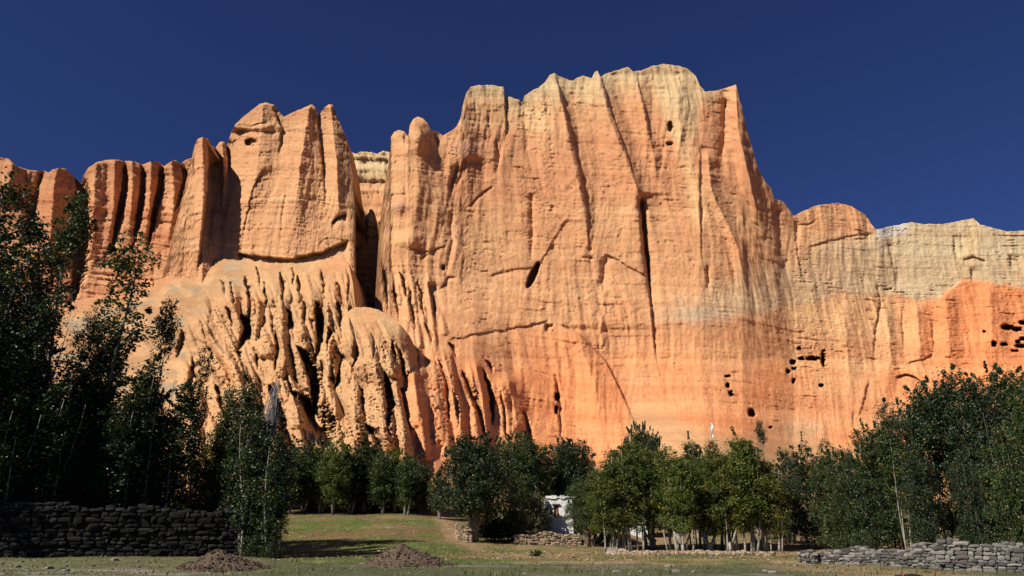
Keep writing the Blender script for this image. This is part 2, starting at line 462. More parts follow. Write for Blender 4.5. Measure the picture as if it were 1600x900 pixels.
    def rough(s, flute=1.2, strata=.45, bump=.6, fx=.16, fz=.02, mask=1):
        X, Z, sd = s.X, s.Z, s.seed
        wx = X + 3 * noise(X * .04, Z * .03, sd + 3)
        n = fbm(wx * fx, Z * fz, sd + 1, 4, .55)
        s.Y += flute * mask * (-np.abs(n) * 2.4 + .5)
        zz = Z + 1.6 * noise(X * .02, Z * .02, sd + 5) + .06 * X
        st = noise(zz * .5, X * .012, sd + 6) + .8 * noise(zz * 1.25, X * .03, sd + 7) + .5 * noise(zz * 2.6, X * .08, sd + 8)
        st2 = np.where(st > 0, st, st * 1.6)
        s.Y -= strata * st2 * (0.55 + .45 * noise(X * .08, Z * .08, sd + 9)) * mask
        s.Y += bump * fbm(X * .55, Z * .45, sd + 10, 5, .6) * mask
        reg = smooth(-.15, .35, fbm(X * .05, Z * .06, sd + 78, 2))
        zt_ = zz * .95 + .7 * noise(X * .09, Z * .09, sd + 79)
        s.Y += .5 * smooth(.46, .7, noise(X * .20 + 3, zt_, sd + 77)) * (.25 + .75 * reg) * mask
        s.Y += .5 * smooth(.5, .75, noise(X * .8, Z * 1.3, sd + 80)) * reg * mask
        # beds standing a little proud of each other, each broken where it has spalled
        bd = np.floor(zz / 3.1 + .35 * noise(X * .03, Z * .03, sd + 81)); h_ = (hash2(bd, np.floor(X / 9 + bd * .37 + .4 * noise(X * .2, Z * .2, sd + 83)), sd + 82) / 4294967296.0) - .5
        s.Y += .40 * h_ * mask * smooth(-.35, .2, fbm(X * .04, Z * .04, sd + 84, 2))
        s.Y += .22 * np.abs(fbm(X * 1.3, Z * .9, sd + 85, 3)) * -2 * mask
        return s
    def col0(s, c): s.C = np.ones(s.U.shape + (3,)) * np.asarray(c); return s
    def paint(s, c, f):
        f = np.clip(f, 0, 1)[..., None]; s.C = s.C * (1 - f) + np.asarray(c) * f; return s
    def bands(s, amt=.16):
        zz = s.Z + 1.6 * noise(s.X * .02, s.Z * .02, s.seed + 5) + .06 * s.X
        b = noise(zz * .22, s.X * .004, s.seed + 21) + .6 * noise(zz * .7, s.X * .01, s.seed + 22)
        s.C = s.C * (1 + amt * b[..., None] * np.array([.6, 1, 1.1])); return s
    def build(s, back=40, side=30, drop=.12, sidel=None, deep=None):
        rows, cols = s.U.shape
        nbk = 10
        def swall(j, base):
            if deep is None or deep[0] != j: return base
            w_ = base + deep[1] * smooth(328, 345, s.V[:, j])
            return np.concatenate([np.full(nbk, w_[0]), w_])[:, None]
        X, Y, Z = world(s.U, s.V, s.Y)
        # soften depth spikes at the very rim, then carry the top away backwards (the summit)
        nb = 10
        bx, by, bz, bc = [], [], [], []
        for i in range(nb, 0, -1):
            t = (i / nb) ** 1.6
            yy = Y[0] + back * t
            k = 1 + .0 * t
            x0 = X[0]; z0 = Z[0] - back * t * drop - 1.2 * t * np.abs(noise(X[0] * .1, X[0] * 0 + i, 7))
            bx.append(x0); by.append(yy); bz.append(z0); bc.append(s.C[0])
        X = np.vstack(bx + [X]); Y = np.vstack(by + [Y]); Z = np.vstack(bz + [Z]); C = np.concatenate([np.array(bc), s.C], 0)
        # side walls carried back
        def sidecol(j):
            return [(np.where(X[:, j:j + 1] > 0, X[:, j:j + 1] * (1 + swall(0, side) * t / Y[:, j:j + 1]), X[:, j:j + 1]), Y[:, j:j + 1] + swall(0, side) * t, Z[:, j:j + 1], C[:, j:j + 1]) for t in (.25, .6, 1)]
        Ls = sidecol(0)[::-1]; Rs = sidecol(-1) if True else []
        if True:
            Rs = [(np.where(X[:, -1:] < 0, X[:, -1:] * (1 + swall(-1, side) * t / Y[:, -1:]), X[:, -1:]), Y[:, -1:] + swall(-1, side) * t, Z[:, -1:], C[:, -1:]) for t in (.25, .6, 1)]
        X = np.hstack([a[0] for a in Ls] + [X] + [a[0] for a in Rs]); 
        C2 = np.concatenate([a[3] for a in Ls] + [C] + [a[3] for a in Rs], 1)
        Y = np.hstack([a[1] for a in Ls] + [Y] + [a[1] for a in Rs]); Z = np.hstack([a[2] for a in Ls] + [Z] + [a[2] for a in Rs])
        r, c = X.shape
        V = np.stack([X, Y, Z], -1).reshape(-1, 3)
        idx = np.arange(r * c).reshape(r, c)
        F = np.stack([idx[:-1, :-1], idx[1:, :-1], idx[1:, 1:], idx[:-1, 1:]], -1).reshape(-1, 4)
        o = obj(s.name, mesh_np(s.name, V, F, ROCK, C2.reshape(-1, 3), True)); o['kind'] = 'structure'
        return o

def I(x, xs, ys): return np.interp(x, xs, ys)

# ---- main massif
TOP_A = [(584, 500), (586, 470), (590, 400), (595, 335), (601, 290), (608, 250), (611, 214), (616, 206), (624, 203), (632, 206), (637, 214), (640, 196), (646, 186), (653, 182),
         (661, 185), (668, 192), (674, 204), (684, 206), (692, 212), (702, 206), (713, 199), (720, 184), (724, 160), (729, 145), (735, 136), (748, 133), (770, 133), (787, 136), (789, 151),
         (800, 152), (811, 156), (816, 161), (819, 151), (830, 142), (842, 137), (852, 128), (859, 117), (866, 114), (873, 119), (884, 123), (895, 127), (902, 121), (912, 118),
         (924, 123), (929, 113), (934, 110), (938, 120), (952, 113), (968, 109), (981, 104), (990, 112), (1003, 110), (1016, 104), (1036, 100), (1056, 102), (1074, 107), (1087, 118), (1094, 134),
         (1102, 143), (1118, 142), (1136, 137), (1150, 132), (1154, 146), (1160, 172), (1168, 205), (1177, 238), (1186, 266), (1196, 284), (1205, 294), (1210, 311), (1224, 315), (1232, 326),
         (1240, 338), (1252, 331), (1276, 321), (1308, 317), (1330, 322), (1352, 336), (1362, 350), (1369, 359), (1395, 353), (1425, 347), (1440, 350), (1475, 350), (1505, 344), (1521, 341),
         (1532, 351), (1552, 356), (1575, 362), (1600, 360), (1720, 372)]

def depthA(u, v):
    d = I(v, [90, 180, 330, 450, 560, 640, 720, 800], [243, 239, 234, 229, 223, 212, 192, 160])
    d = d + I(u, [585, 640, 760, 900, 1100, 1160, 1240, 1400, 1600, 1720], [-3, -6, 0, 1, 0, 3, 14, 20, 16, 10])
    # foot stands further forward on the left, talus fan in the middle
    d = d - I(u, [585, 640, 740, 800, 900], [38, 38, 27, 10, 0]) * smooth(420, 650, v)
    fan = np.exp(-((u - 1090) / 110) ** 2)
    d = d - 10 * fan * smooth(560, 700, v)
    return d
A = Layer('cliff', 584, 1720, TOP_A, [(584, 800), (1720, 800)], depthA, 1.5, 440, 1.6, 1)
tal = np.maximum(smooth(0, 40, A.V - I(A.U, [585, 700, 960, 985, 1040, 1100, 1160, 1260, 1340, 1420], [900, 900, 900, 612, 625, 655, 668, 668, 690, 900])), 0)
tal2 = smooth(0, 8, A.V - I(A.U, [1090, 1110, 1150, 1175, 1180], [900, 480, 545, 600, 900])) * (1 - smooth(0, 10, A.V - I(A.U, [1090, 1130, 1180], [520, 560, 620]))) * 0
keep = 1 - .93 * tal
flm = keep * (0.55 + .45 * smooth(.0, .5, fbm(A.U * .006, A.V * .004, 3, 2) + .25))
# vertical structure: crests and hollows, top to foot
A.g = .5
A.ridge([(648, 180), (655, 300), (640, 400)], 5, 40, 60)
A.blob(655, 215, 22, 30, 4)
A.groove([(632, 205), (634, 232)], 5, 3); A.step([(675, 200), (682, 232)], 5, 12, 1)
A.step([(655, 195), (663, 215), (660, 245)], 2, 8, 3)
A.ridge([(726, 150), (722, 250), (712, 340)], 5, 30, 70, 4)
A.step([(741, 150), (742, 200)], 1.6, 10, 3, 2); A.step([(760, 170), (765, 215)], 1.6, 10, 3, 3); A.step([(788, 134), (791, 200), (780, 240)], 4, 18, 2, 4)
A.groove([(775, 215), (780, 245), (775, 270)], 2.5, 2, 2, 5); A.groove([(815, 158), (822, 215), (830, 280)], 3, 7, 3, 6)
A.ridge([(866, 112), (884, 190), (900, 270), (914, 340), (930, 440)], 6, 60, 22, 3, 7, 30)
A.step([(868, 114), (888, 195), (906, 265), (917, 330), (921, 420), (930, 470)], 3.2, 30, 2.5, 8, 14)
A.ridge([(934, 108), (950, 180), (975, 240), (1000, 310), (1010, 430)], 8, 40, 30, 3, 9, 30)
A.step([(937, 112), (957, 180), (982, 245), (1001, 310), (1004, 330)], 2.6, 34, 2, 10, 6)
A.step([(1001, 300), (1008, 370), (1013, 440), (1022, 540), (1037, 625)], 4.5, 26, 1.5, 11, 8)
A.groove([(1001, 305), (1007, 370), (1013, 430), (1017, 480)], 16, 3.2, 1.5, 11, 14)
A.ridge([(992, 112), (1008, 190), (1025, 260), (1035, 330)], 4, 30, 16, 3, 12, 20)
A.step([(994, 112), (1012, 190), (1028, 262)], 1.6, 16, 2, 13)
A.cave(1047, 198, 4, 8, 4); A.cave(1046, 225, 5, 4, 2)
A.ridge([(1060, 120), (1062, 220), (1085, 300)], 4, 40, 30, 3, 14, 20)
A.stepl([(1094, 228), (1093, 300), (1096, 400), (1108, 460)], 2.4, 20, 2, 15, 10)
A.ridge([(1105, 232), (1112, 300), (1150, 380), (1170, 470)], 4.5, 16, 18, 2, 16, 16)
A.groove([(1096, 320), (1097, 345)], 2, 2.5, 1, 17); A.groove([(1106, 410), (1108, 460)], 2.2, 2, 1, 18)
A.groove([(1133, 150), (1130, 230), (1126, 285)], 5.5, 8, 3, 19, 12)
A.ridge([(1149, 132), (1153, 200), (1175, 300), (1200, 400)], 8, 20, 36, 2, 20, 6)
A.groove([(1212, 320), (1222, 400), (1240, 470)], 3, 8, 3, 21)
A.step([(1240, 340), (1246, 400), (1262, 470)], 2, 14, 3, 22); A.groove([(1244, 345), (1250, 380)], 2, 4, 3, 23)
A.hgroove([(1246, 352), (1262, 352), (1278, 343)], 2, 1.4, 2, 24); A.ledge([(1262, 385), (1310, 372), (1366, 362)], 1.3, 12, 2, 25)
# right-hand wall
A.step([(1386, 375), (1396, 420), (1404, 470)], 1.6, 16, 2, 26); A.step([(1368, 440), (1375, 470), (1366, 520), (1362, 590)], 2.6, 14, 4, 27)
A.step([(1398, 395), (1403, 455)], 1.2, 8, 2, 28); A.step([(1408, 480), (1412, 560)], 2, 14, 3, 29); A.step([(1455, 500), (1458, 560)], 2, 14, 3, 30)
A.step([(1488, 365), (1494, 415)], 2, 12, 2, 31); A.step([(1500, 365), (1503, 400)], 1, 10, 2, 32); A.step([(1575, 395), (1582, 425)], 3, 16, 2, 33)
A.step([(1516, 415), (1518, 442)], 3, 16, 1, 34)
A.ledge([(1380, 452), (1395, 449)], 2.5, 4, 1, 35, 3); A.ledge([(1505, 405), (1520, 400), (1540, 407)], 2.5, 6, 1, 36, 3)
A.ledge([(1465, 470), (1500, 440), (1545, 437), (1600, 452), (1700, 455)], -2.2, 40, 4, 37)
A.ledge([(1400, 588), (1416, 584), (1428, 587), (1444, 600)], 5, 6, 1, 38, 3); A.ledge([(1420, 566), (1445, 560), (1458, 552)], 2.5, 5, 2, 39, 3)
A.ridge([(1385, 480), (1392, 560), (1380, 640)], 3, 26, 22, 3, 40, 20); A.ridge([(1432, 470), (1438, 540), (1430, 600)], 3.5, 24, 22, 3, 41, 20); A.ridge([(1478, 450), (1484, 560), (1480, 640)], 4, 26, 24, 3, 42, 20)
A.ridge([(1318, 470), (1325, 560), (1330, 640)], 2.5, 22, 22, 3, 43, 20); A.ridge([(1545, 440), (1552, 520), (1550, 600)], 4, 30, 30, 3, 44, 20)
A.stepl([(1358, 590), (1345, 640), (1334, 668)], 2.5, 16, 2, 45); A.step([(1332, 640), (1333, 672)], 3, 14, 2, 46)
# bits
for (u, v, a, b) in [(1239, 566, 5, 4), (1252, 560, 5, 2.6), (1270, 560, 11, 3.6), (1248, 544, 3, 3), (1231, 580, 3, 4), (1240, 576, 3.5, 2.5), (1240, 596, 3, 4), (1283, 602, 3.5, 3), (1286, 560, 3, 12),
                     (1137, 602, 2.6, 4), (1142, 615, 3.4, 3.8), (1137, 588, 4.5, 1.6), (1174, 645, 5.5, 7), (1573, 511, 9, 4.5), (1589, 514, 8, 3.6), (1553, 537, 3.5, 4), (1569, 538, 6, 2.6),
                     (1594, 540, 8, 3), (1598, 504, 6, 3.6), (1598, 529, 5, 3), (1538, 517, 2, 2), (1586, 548, 6, 2), (1590, 533, 3, 3), (870, 620, 3.5, 6), (869, 640, 2.4, 6), (1240, 595, 2, 4), (1205, 668, 3, 2)]:
    A.cave(u, v, a, b, 7)
# arch and slab on the left half
A.step([(742, 243), (722, 252), (708, 285), (703, 325)], -3.0, 26, 1, 50, 6) if False else None
th = np.hypot((A.U - 742) / 40, (A.V - 300) / 58)
arch = (A.V < 325) & (A.U > 690) & (A.U < 800)
A.Y += np.where(arch, 3.4 * smooth(1.03, .94, th) if False else 1.5 * (1 - smooth(.80, 1.05, th + A.wig(.05, .1, 60))) * (1 - smooth(742, 790, A.U)) * (1 - smooth(255, 322, A.V) * .6), 0)
A.groove([(716, 252), (707, 280), (703, 318)], 4.5, 4, 3, 51); A.groove([(725, 256), (716, 285), (712, 300)], 3, 3, 3, 52)
A.ledge([(733, 321), (745, 309), (756, 299), (771, 290)], 2.6, 3.5, 2, 53, 4)
A.step([(884, 344), (866, 372), (846, 408), (826, 450)], 1.2, 60, 2, 54, 4)
r_ = ((A.U - 832 - (432 - A.V) * .42) / 6.5) ** 2 + ((A.V - 430) / 21) ** 2
A.Y += 8 * (1 - smooth(.5, 1.1, r_ + A.wig(.3, .1, 2)))
A.ledge([(765, 430), (800, 421), (832, 418)], 1.6, 7, 1, 55, 5); A.ledge([(944, 396), (968, 407), (1010, 432)], 2.4, 7, 3, 56, 5)
A.ledge([(640, 386), (670, 392), (698, 383)], 2.2, 4, 3, 57, 5); A.ledge([(656, 403), (668, 397), (680, 395)], 2.2, 4, 2, 58, 3)
A.cave(693, 418, 3.4, 4, 2.5); A.step([(700, 432), (692, 446), (684, 456)], 3, 6, 1, 59, 3); A.blob(622, 322, 16, 12, 1.6); A.blob(640, 375, 26, 16, 1.8)
A.g = 1.0
g = random.Random(77); it = []
for v0, n_ in ((408, 5), (432, 7), (460, 8), (490, 8), (520, 7)):
    for k in range(n_):
        w_ = g.uniform(6, 11); it.append((592 + (v0 - 408) * .12 + k * 12 + g.uniform(-4, 4), v0 + g.uniform(-8, 8), g.uniform(40, 70), w_, w_ * .185 * g.uniform(.8, 1.4), g.uniform(2, 12)))
it += [(640, 520, 150, 20, 4, 14), (672, 528, 170, 19, 4.5, 22), (700, 540, 170, 15, 4.5, 26), (732, 560, 150, 13, 4, 18), (782, 590, 140, 20, 3.5, 22), (655, 600, 120, 16, 4, 10), (690, 610, 110, 14, 4, 14), (752, 600, 110, 9, 3, 10)]
A.lobes(A.U, it)
# small hoodoos right of the chasm
for i, (u, a, b) in enumerate([(600, 415, 490), (616, 440, 505), (629, 425, 470), (641, 450, 520), (655, 435, 500), (667, 505, 535)]):
    A.gully([(u - 4, a), (u, (a + b) / 2), (u + 7, b)], 4.0, 6.5, 5, 61 + i)
A.step([(668, 440), (673, 465), (680, 515)], 4, 14, 2, 70)
# buttresses at the foot, left
A.gully([(699, 534), (712, 560)], 4, 8, 2, 71); A.gully([(720, 578), (728, 606), (742, 640), (758, 684)], 8, 11, 3, 72); A.gully([(752, 575), (763, 615), (769, 668)], 7, 8, 3, 73); A.gully([(684, 560), (694, 600), (700, 660)], 5, 8, 3, 170); A.gully([(780, 610), (786, 650), (790, 690)], 4, 6, 3, 171)
A.gully([(758, 562), (769, 584)], 4, 7, 1, 74); A.gully([(815, 640), (822, 680), (832, 730)], 5, 10, 2, 76)
A.gully([(705, 605), (716, 668)], 4, 7, 2, 77); A.gully([(866, 585), (871, 630), (876, 690)], 2.5, 7, 2, 78)
A.ridge([(790, 580), (805, 640), (812, 720)], 6, 36, 26, 3, 79, 20); A.ridge([(742, 560), (752, 610), (762, 680)], 4, 20, 10, 2, 80, 16)
A.ridge([(640, 560), (655, 640), (665, 720)], 6, 40, 40, 3, 81, 20); A.ridge([(690, 540), (705, 600), (722, 690)], 5, 24, 14, 3, 82, 20)
A.ridge([(890, 500), (930, 600), (945, 720)], 5, 60, 60, 3, 83, 30)
A.step([(866, 505), (905, 522), (945, 562), (970, 610), (1000, 680)], 3, 90, 2, 84, 12)
A.cave(857, 512, 6, 7, 2); A.groove([(947, 400), (940, 470), (935, 560)], 1.6, 5, 4, 85); A.ridge([(943, 440), (938, 500), (940, 560)], 1.5, 6, 9, 3, 86)
A.ledge([(700, 532), (760, 518), (830, 508), (860, 500)], 1.0, 10, 5, 87)
A.groove([(830, 300), (832, 360), (828, 420)], 1.4, 3, 4, 88); A.groove([(704, 330), (706, 380), (700, 430)], 1.2, 4, 4, 89)
A.rough(.8 * flm, .13, .30, mask=keep)
A.Y += keep * .3 * -np.abs(fbm(A.X * .5, A.Z * .035, 301, 3)) * smooth(1130, 1200, A.U) * smooth(400, 480, A.V)
A.Y += .5 * tal * fbm(A.X * .12 + .1 * A.Z, A.Z * .05, 303, 3)
# colours
b_ = fbm(A.U * .012, A.V * .012, 90, 4) * 30; bs = fbm(A.U * .03, A.V * .008, 91, 4)
U, V = A.U, A.V
A.col0(C_TAN)
A.paint(C_YEL, smooth(-.1, .35, fbm(U * .012, V * .006, 92, 3)) * .25)
A.paint(C_OR, smooth(450, 610, V + b_) * .6 + smooth(-.05, .4, fbm(U * .01, V * .01, 93, 3)) * .22)
A.paint(C_RED, smooth(-18, 10, V + b_ * .5 - I(U, [585, 720, 800, 860, 930, 1000, 1040, 1100, 1170], [600, 240, 205, 235, 200, 170, 190, 175, 160])) *
        (1 - smooth(-30, 30, V + b_ - I(U, [585, 720, 800, 930, 1000, 1100, 1170, 1200], [240, 330, 330, 300, 300, 290, 330, 330]))) * .6)
capb = I(U, [585, 715, 745, 815, 850, 900, 950, 1000, 1020, 1045, 1060, 1085, 1100, 1125], [120, 150, 180, 185, 205, 172, 158, 148, 165, 195, 255, 225, 150, 100])
A.paint(C_CREAM, .9 * (1 - smooth(-34, 26, V + b_ * .6 + 34 * bs - capb + 14)) * smooth(700, 730, U) * (1 - smooth(1090, 1130, U)))
A.paint(C_CREAM * .82, (1 - smooth(0, 8, V - I(U, TOP_X := [p[0] for p in TOP_A], [p[1] for p in TOP_A]) - 12 - 8 * bs)) * .6 * smooth(700, 740, U) * (1 - smooth(1100, 1130, U)))
# pale wash streaks below the summit
A.paint(C_YEL * 1.1, np.exp(-((U - 1062 - (V - 200) * .22) / 12) ** 2) * smooth(150, 200, V) * (1 - smooth(330, 380, V)) * .8)
A.paint(C_YEL * 1.12, np.exp(-((U - 848) / 13) ** 2) * smooth(140, 160, V) * (1 - smooth(190, 215, V)) * .8)
# the pale band on the right
ub = I(U, [1000, 1030, 1100, 1160, 1210, 1262, 1280, 1366, 1372, 1600, 1720], [520, 482, 452, 420, 408, 392, 400, 352, 330, 330, 330])
lb = I(U, [1000, 1030, 1100, 1160, 1210, 1300, 1380, 1450, 1470, 1500, 1545, 1600, 1720], [500, 502, 500, 490, 480, 462, 455, 470, 468, 440, 437, 452, 455])
band = smooth(-22, 26, V - ub + b_ * .9 + 30 * bs) * (1 - smooth(-5, 8, V - lb + b_ * .35 + 10 * bs))
A.paint(C_GREY, band * (I(U, [1020, 1100, 1250, 1340, 1420], [.35, .42, .5, .65, .85])))
A.paint(C_CREAM, band * smooth(1440, 1500, U) * smooth(-.2, .3, bs) * .7)
A.paint(C_YEL, smooth(1190, 1260, U) * (1 - smooth(1440, 1470, U)) * smooth(0, 10, V - lb) * (1 - smooth(560, 640, V + 40 * bs)) * .55)
A.paint(C_OR * np.array([1.06, .95, .9]), smooth(-4, 8, V - lb + b_ * .3 + 16 * bs) * smooth(1370, 1480, U + 60 * bs) * .9)
A.paint(C_OR * np.array([1.05, .97, .92]), smooth(520, 600, V) * (1 - tal) * smooth(-.15, .3, fbm(U * .01 + 5, V * .014, 95, 3)) * .7)
A.paint(C_OR * np.array([1.06, .93, .86]), (1 - smooth(0, 12, U - I(V, [500, 522, 562, 610, 680], [866, 905, 945, 970, 1000]))) * smooth(500, 530, V + 10 * bs) * smooth(760, 850, U) * .55)
A.paint(C_WHITE, smooth(1366, 1372, U) * (1 - smooth(1412, 1425, U)) * (1 - smooth(10, 20, V - I(U, TOP_X, [p[1] for p in TOP_A]))) * .8)
A.paint(C_SAND, tal * .9)
A.paint(C_GREY * .95, np.exp(-((U - 1255) / 40) ** 2 - ((V - 672) / 14) ** 2) * .55)
A.paint((.36, .37, .30), (np.exp(-((U - 1095 - (V - 480) * .1) / 45) ** 2 - ((V - 492) / 14) ** 2)) * .35)
A.paint((.30, .17, .16), (np.exp(-((U - 733) / 22) ** 2 - ((V - 232) / 10) ** 2) + np.exp(-((U - 622) / 14) ** 2 - ((V - 322) / 9) ** 2)) * .45)
A.bands(.17)
A.build(45, 30, deep=(0, 50))

# ---- block with the fin, left of the chasm
TOP_B = [(236, 500), (250, 445), (262, 400), (276, 345), (288, 295), (298, 255), (304, 228), (309, 217), (316, 214), (325, 217), (330, 228), (334, 238), (338, 229), (343, 222), (350, 221), (354, 228),
         (361, 208), (368, 194), (382, 181), (396, 170), (407, 162), (417, 160), (428, 164), (436, 174), (444, 183), (452, 178), (466, 172), (480, 166), (487, 163), (493, 168), (496, 184),
         (500, 178), (507, 168), (514, 163), (520, 164), (525, 178), (533, 196), (540, 212), (545, 232), (549, 255), (553, 290), (556, 330), (558, 420), (559, 520)]
def depthB(u, v):
    return I(v, [150, 250, 400, 520], [232, 227, 219, 214]) + I(u, [236, 316, 345, 450, 560], [4, -3, 3, 0, 2])
B = Layer('rock_tower_cliff', 238, 556, TOP_B, [(238, 560), (556, 560)], depthB, 1.1, 300, 1.2, 2)
B.ridge([(318, 200), (320, 300), (308, 425)], 6, 50, 12, 1, 1, 4)
B.step([(322, 200), (325, 225), (324, 300), (316, 360), (306, 436)], 12, 40, 3, 2, 6)
B.ridge([(347, 215), (350, 280), (346, 340)], 2.5, 10, 8, 1, 3, 10); B.step([(351, 218), (356, 250), (354, 290)], 4, 10, 1, 4, 6)
B.ridge([(412, 155), (402, 260), (380, 400)], 4, 50, 50, 3, 5, 10); B.step([(424, 165), (440, 200), (432, 260)], 1.6, 24, 3, 6)
B.ridge([(484, 160), (470, 250), (455, 400)], 4, 40, 36, 3, 7, 10)
B.step([(495, 170), (498, 215), (504, 262), (509, 345)], 2.2, 10, 2, 8, 6); B.ridge([(516, 160), (526, 250), (530, 380)], 5, 22, 30, 2, 9, 6)
B.step([(532, 165), (547, 215), (553, 262), (556, 340), (554, 480)], 12, 200, 1.5, 10, 6)
B.ledge([(518, 348), (528, 338), (542, 334)], 3, 5, 1, 11, 3)
B.ledge([(368, 396), (400, 399), (450, 404), (500, 394), (546, 376)], 3.2, 24, 3, 12, 8)
B.cave(392, 222, 9, 6, 3); B.ledge([(382, 198), (420, 190)], .8, 6, 2, 13)
B.step([(412, 262), (396, 290), (382, 350), (374, 400)], 1.2, 40, 3, 14); B.groove([(448, 290), (440, 350), (438, 395)], .9, 2, 2, 15)
B.rough(.6, .22, .4)
B.col0(C_TAN); B.paint(C_YEL, smooth(-.1, .4, fbm(B.U * .02, B.V * .01, 98, 3)) * .3)
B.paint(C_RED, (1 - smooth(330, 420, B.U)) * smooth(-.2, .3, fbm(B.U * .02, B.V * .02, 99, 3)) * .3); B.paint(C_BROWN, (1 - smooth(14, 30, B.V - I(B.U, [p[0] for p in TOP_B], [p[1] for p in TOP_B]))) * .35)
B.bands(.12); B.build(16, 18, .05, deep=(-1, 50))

# ---- pillared ridge at the far left
TOP_C = [(-300, 262), (-230, 240), (-180, 262), (-120, 250), (-40, 248), (0, 246), (14, 248), (22, 258), (40, 264), (56, 267), (70, 267), (76, 270), (82, 265), (92, 262), (102, 264), (112, 272), (120, 282), (126, 290), (130, 276),
         (138, 262), (150, 254), (165, 250), (182, 249), (193, 252), (204, 251), (216, 255), (224, 257), (236, 252), (247, 252), (256, 260), (266, 253), (274, 250), (282, 256), (290, 250), (310, 244), (330, 250)]
def depthC(u, v): return I(v, [240, 350, 500, 640], [240, 236, 228, 205]) + I(u, [-120, 130, 330], [-14, -2, 6])
Cc = Layer('pillared_cliff', -300, 330, TOP_C, [(-300, 640), (330, 640)], depthC, 1.75, 230, 1.5, 3)
Cc.ridge([(88, 255), (80, 350), (72, 460)], 6, 46, 34, 3, 1, 4); Cc.gully([(112, 250), (118, 300), (114, 400), (106, 500)], 9, 24, 2, 2)
Cc.groove([(68, 264), (52, 320), (46, 400)], 5, 7, 2, 3, 8); Cc.ridge([(20, 250), (10, 330)], 5, 40, 30, 2, 4, 8)
for i, (l, d) in enumerate([([(192, 255), (190, 290), (180, 340), (172, 400)], 5), ([(219, 258), (218, 295), (212, 340), (206, 390)], 5), ([(248, 256), (246, 290), (236, 330), (230, 390)], 6), ([(280, 255), (284, 285), (272, 330)], 6)]):
    Cc.gully([(l[0][0] + 1, 240)] + l[1:], d * 1.1, 11, 2, 5 + i)
    Cc.ridge([(l[0][0] - 12, 245), (l[1][0] - 12, 320), (l[2][0] - 14, 400)], 2.6, 14, 13, 2, 15 + i, 6)
Cc.ridge([(150, 250), (145, 350), (140, 440)], 4, 20, 40, 3, 30, 6)
Cc.rough(.6, .5, .4)
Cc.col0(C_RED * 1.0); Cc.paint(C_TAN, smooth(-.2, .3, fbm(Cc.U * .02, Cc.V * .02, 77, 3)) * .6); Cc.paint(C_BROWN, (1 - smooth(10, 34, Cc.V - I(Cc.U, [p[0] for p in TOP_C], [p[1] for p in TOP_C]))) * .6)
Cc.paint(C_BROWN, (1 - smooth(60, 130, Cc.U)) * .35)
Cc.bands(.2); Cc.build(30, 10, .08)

# ---- cliff seen through the chasm
D = Layer('back_cliff', 470, 700, [(470, 240), (540, 236), (556, 240), (570, 236), (590, 240), (600, 235), (615, 240), (700, 240)], [(470, 560), (700, 560)],
          lambda u, v: I(v, [236, 300, 560], [292, 288, 270]) + 0 * u, 1.6, 110, 3, 4)
D.ledge([(540, 247), (612, 250)], 2, 6, 2, 1); D.ledge([(540, 285), (612, 282)], 2, 8, 2, 2)
D.rough(1.2, .9, .7); D.col0(C_TAN); D.paint(C_CREAM, 1 - smooth(270, 300, D.V)); D.bands(.2); D.build(40, 20)
# small pinnacles standing in the chasm
D2 = Layer('chasm_pinnacle_rock', 552, 592, [(552, 340), (557, 322), (562, 316), (567, 322), (571, 338), (575, 330), (580, 325), (585, 332), (588, 345), (592, 380)], [(552, 470), (592, 470)],
           lambda u, v: 262 + 0 * u, 1.0, 90, 1.5, 14)
D2.groove([(571, 320), (571, 400)], 3, 3); D2.rough(.6, .4, .5); D2.col0(C_CREAM); D2.paint(C_TAN, smooth(335, 360, D2.V)); D2.build(8, 8)

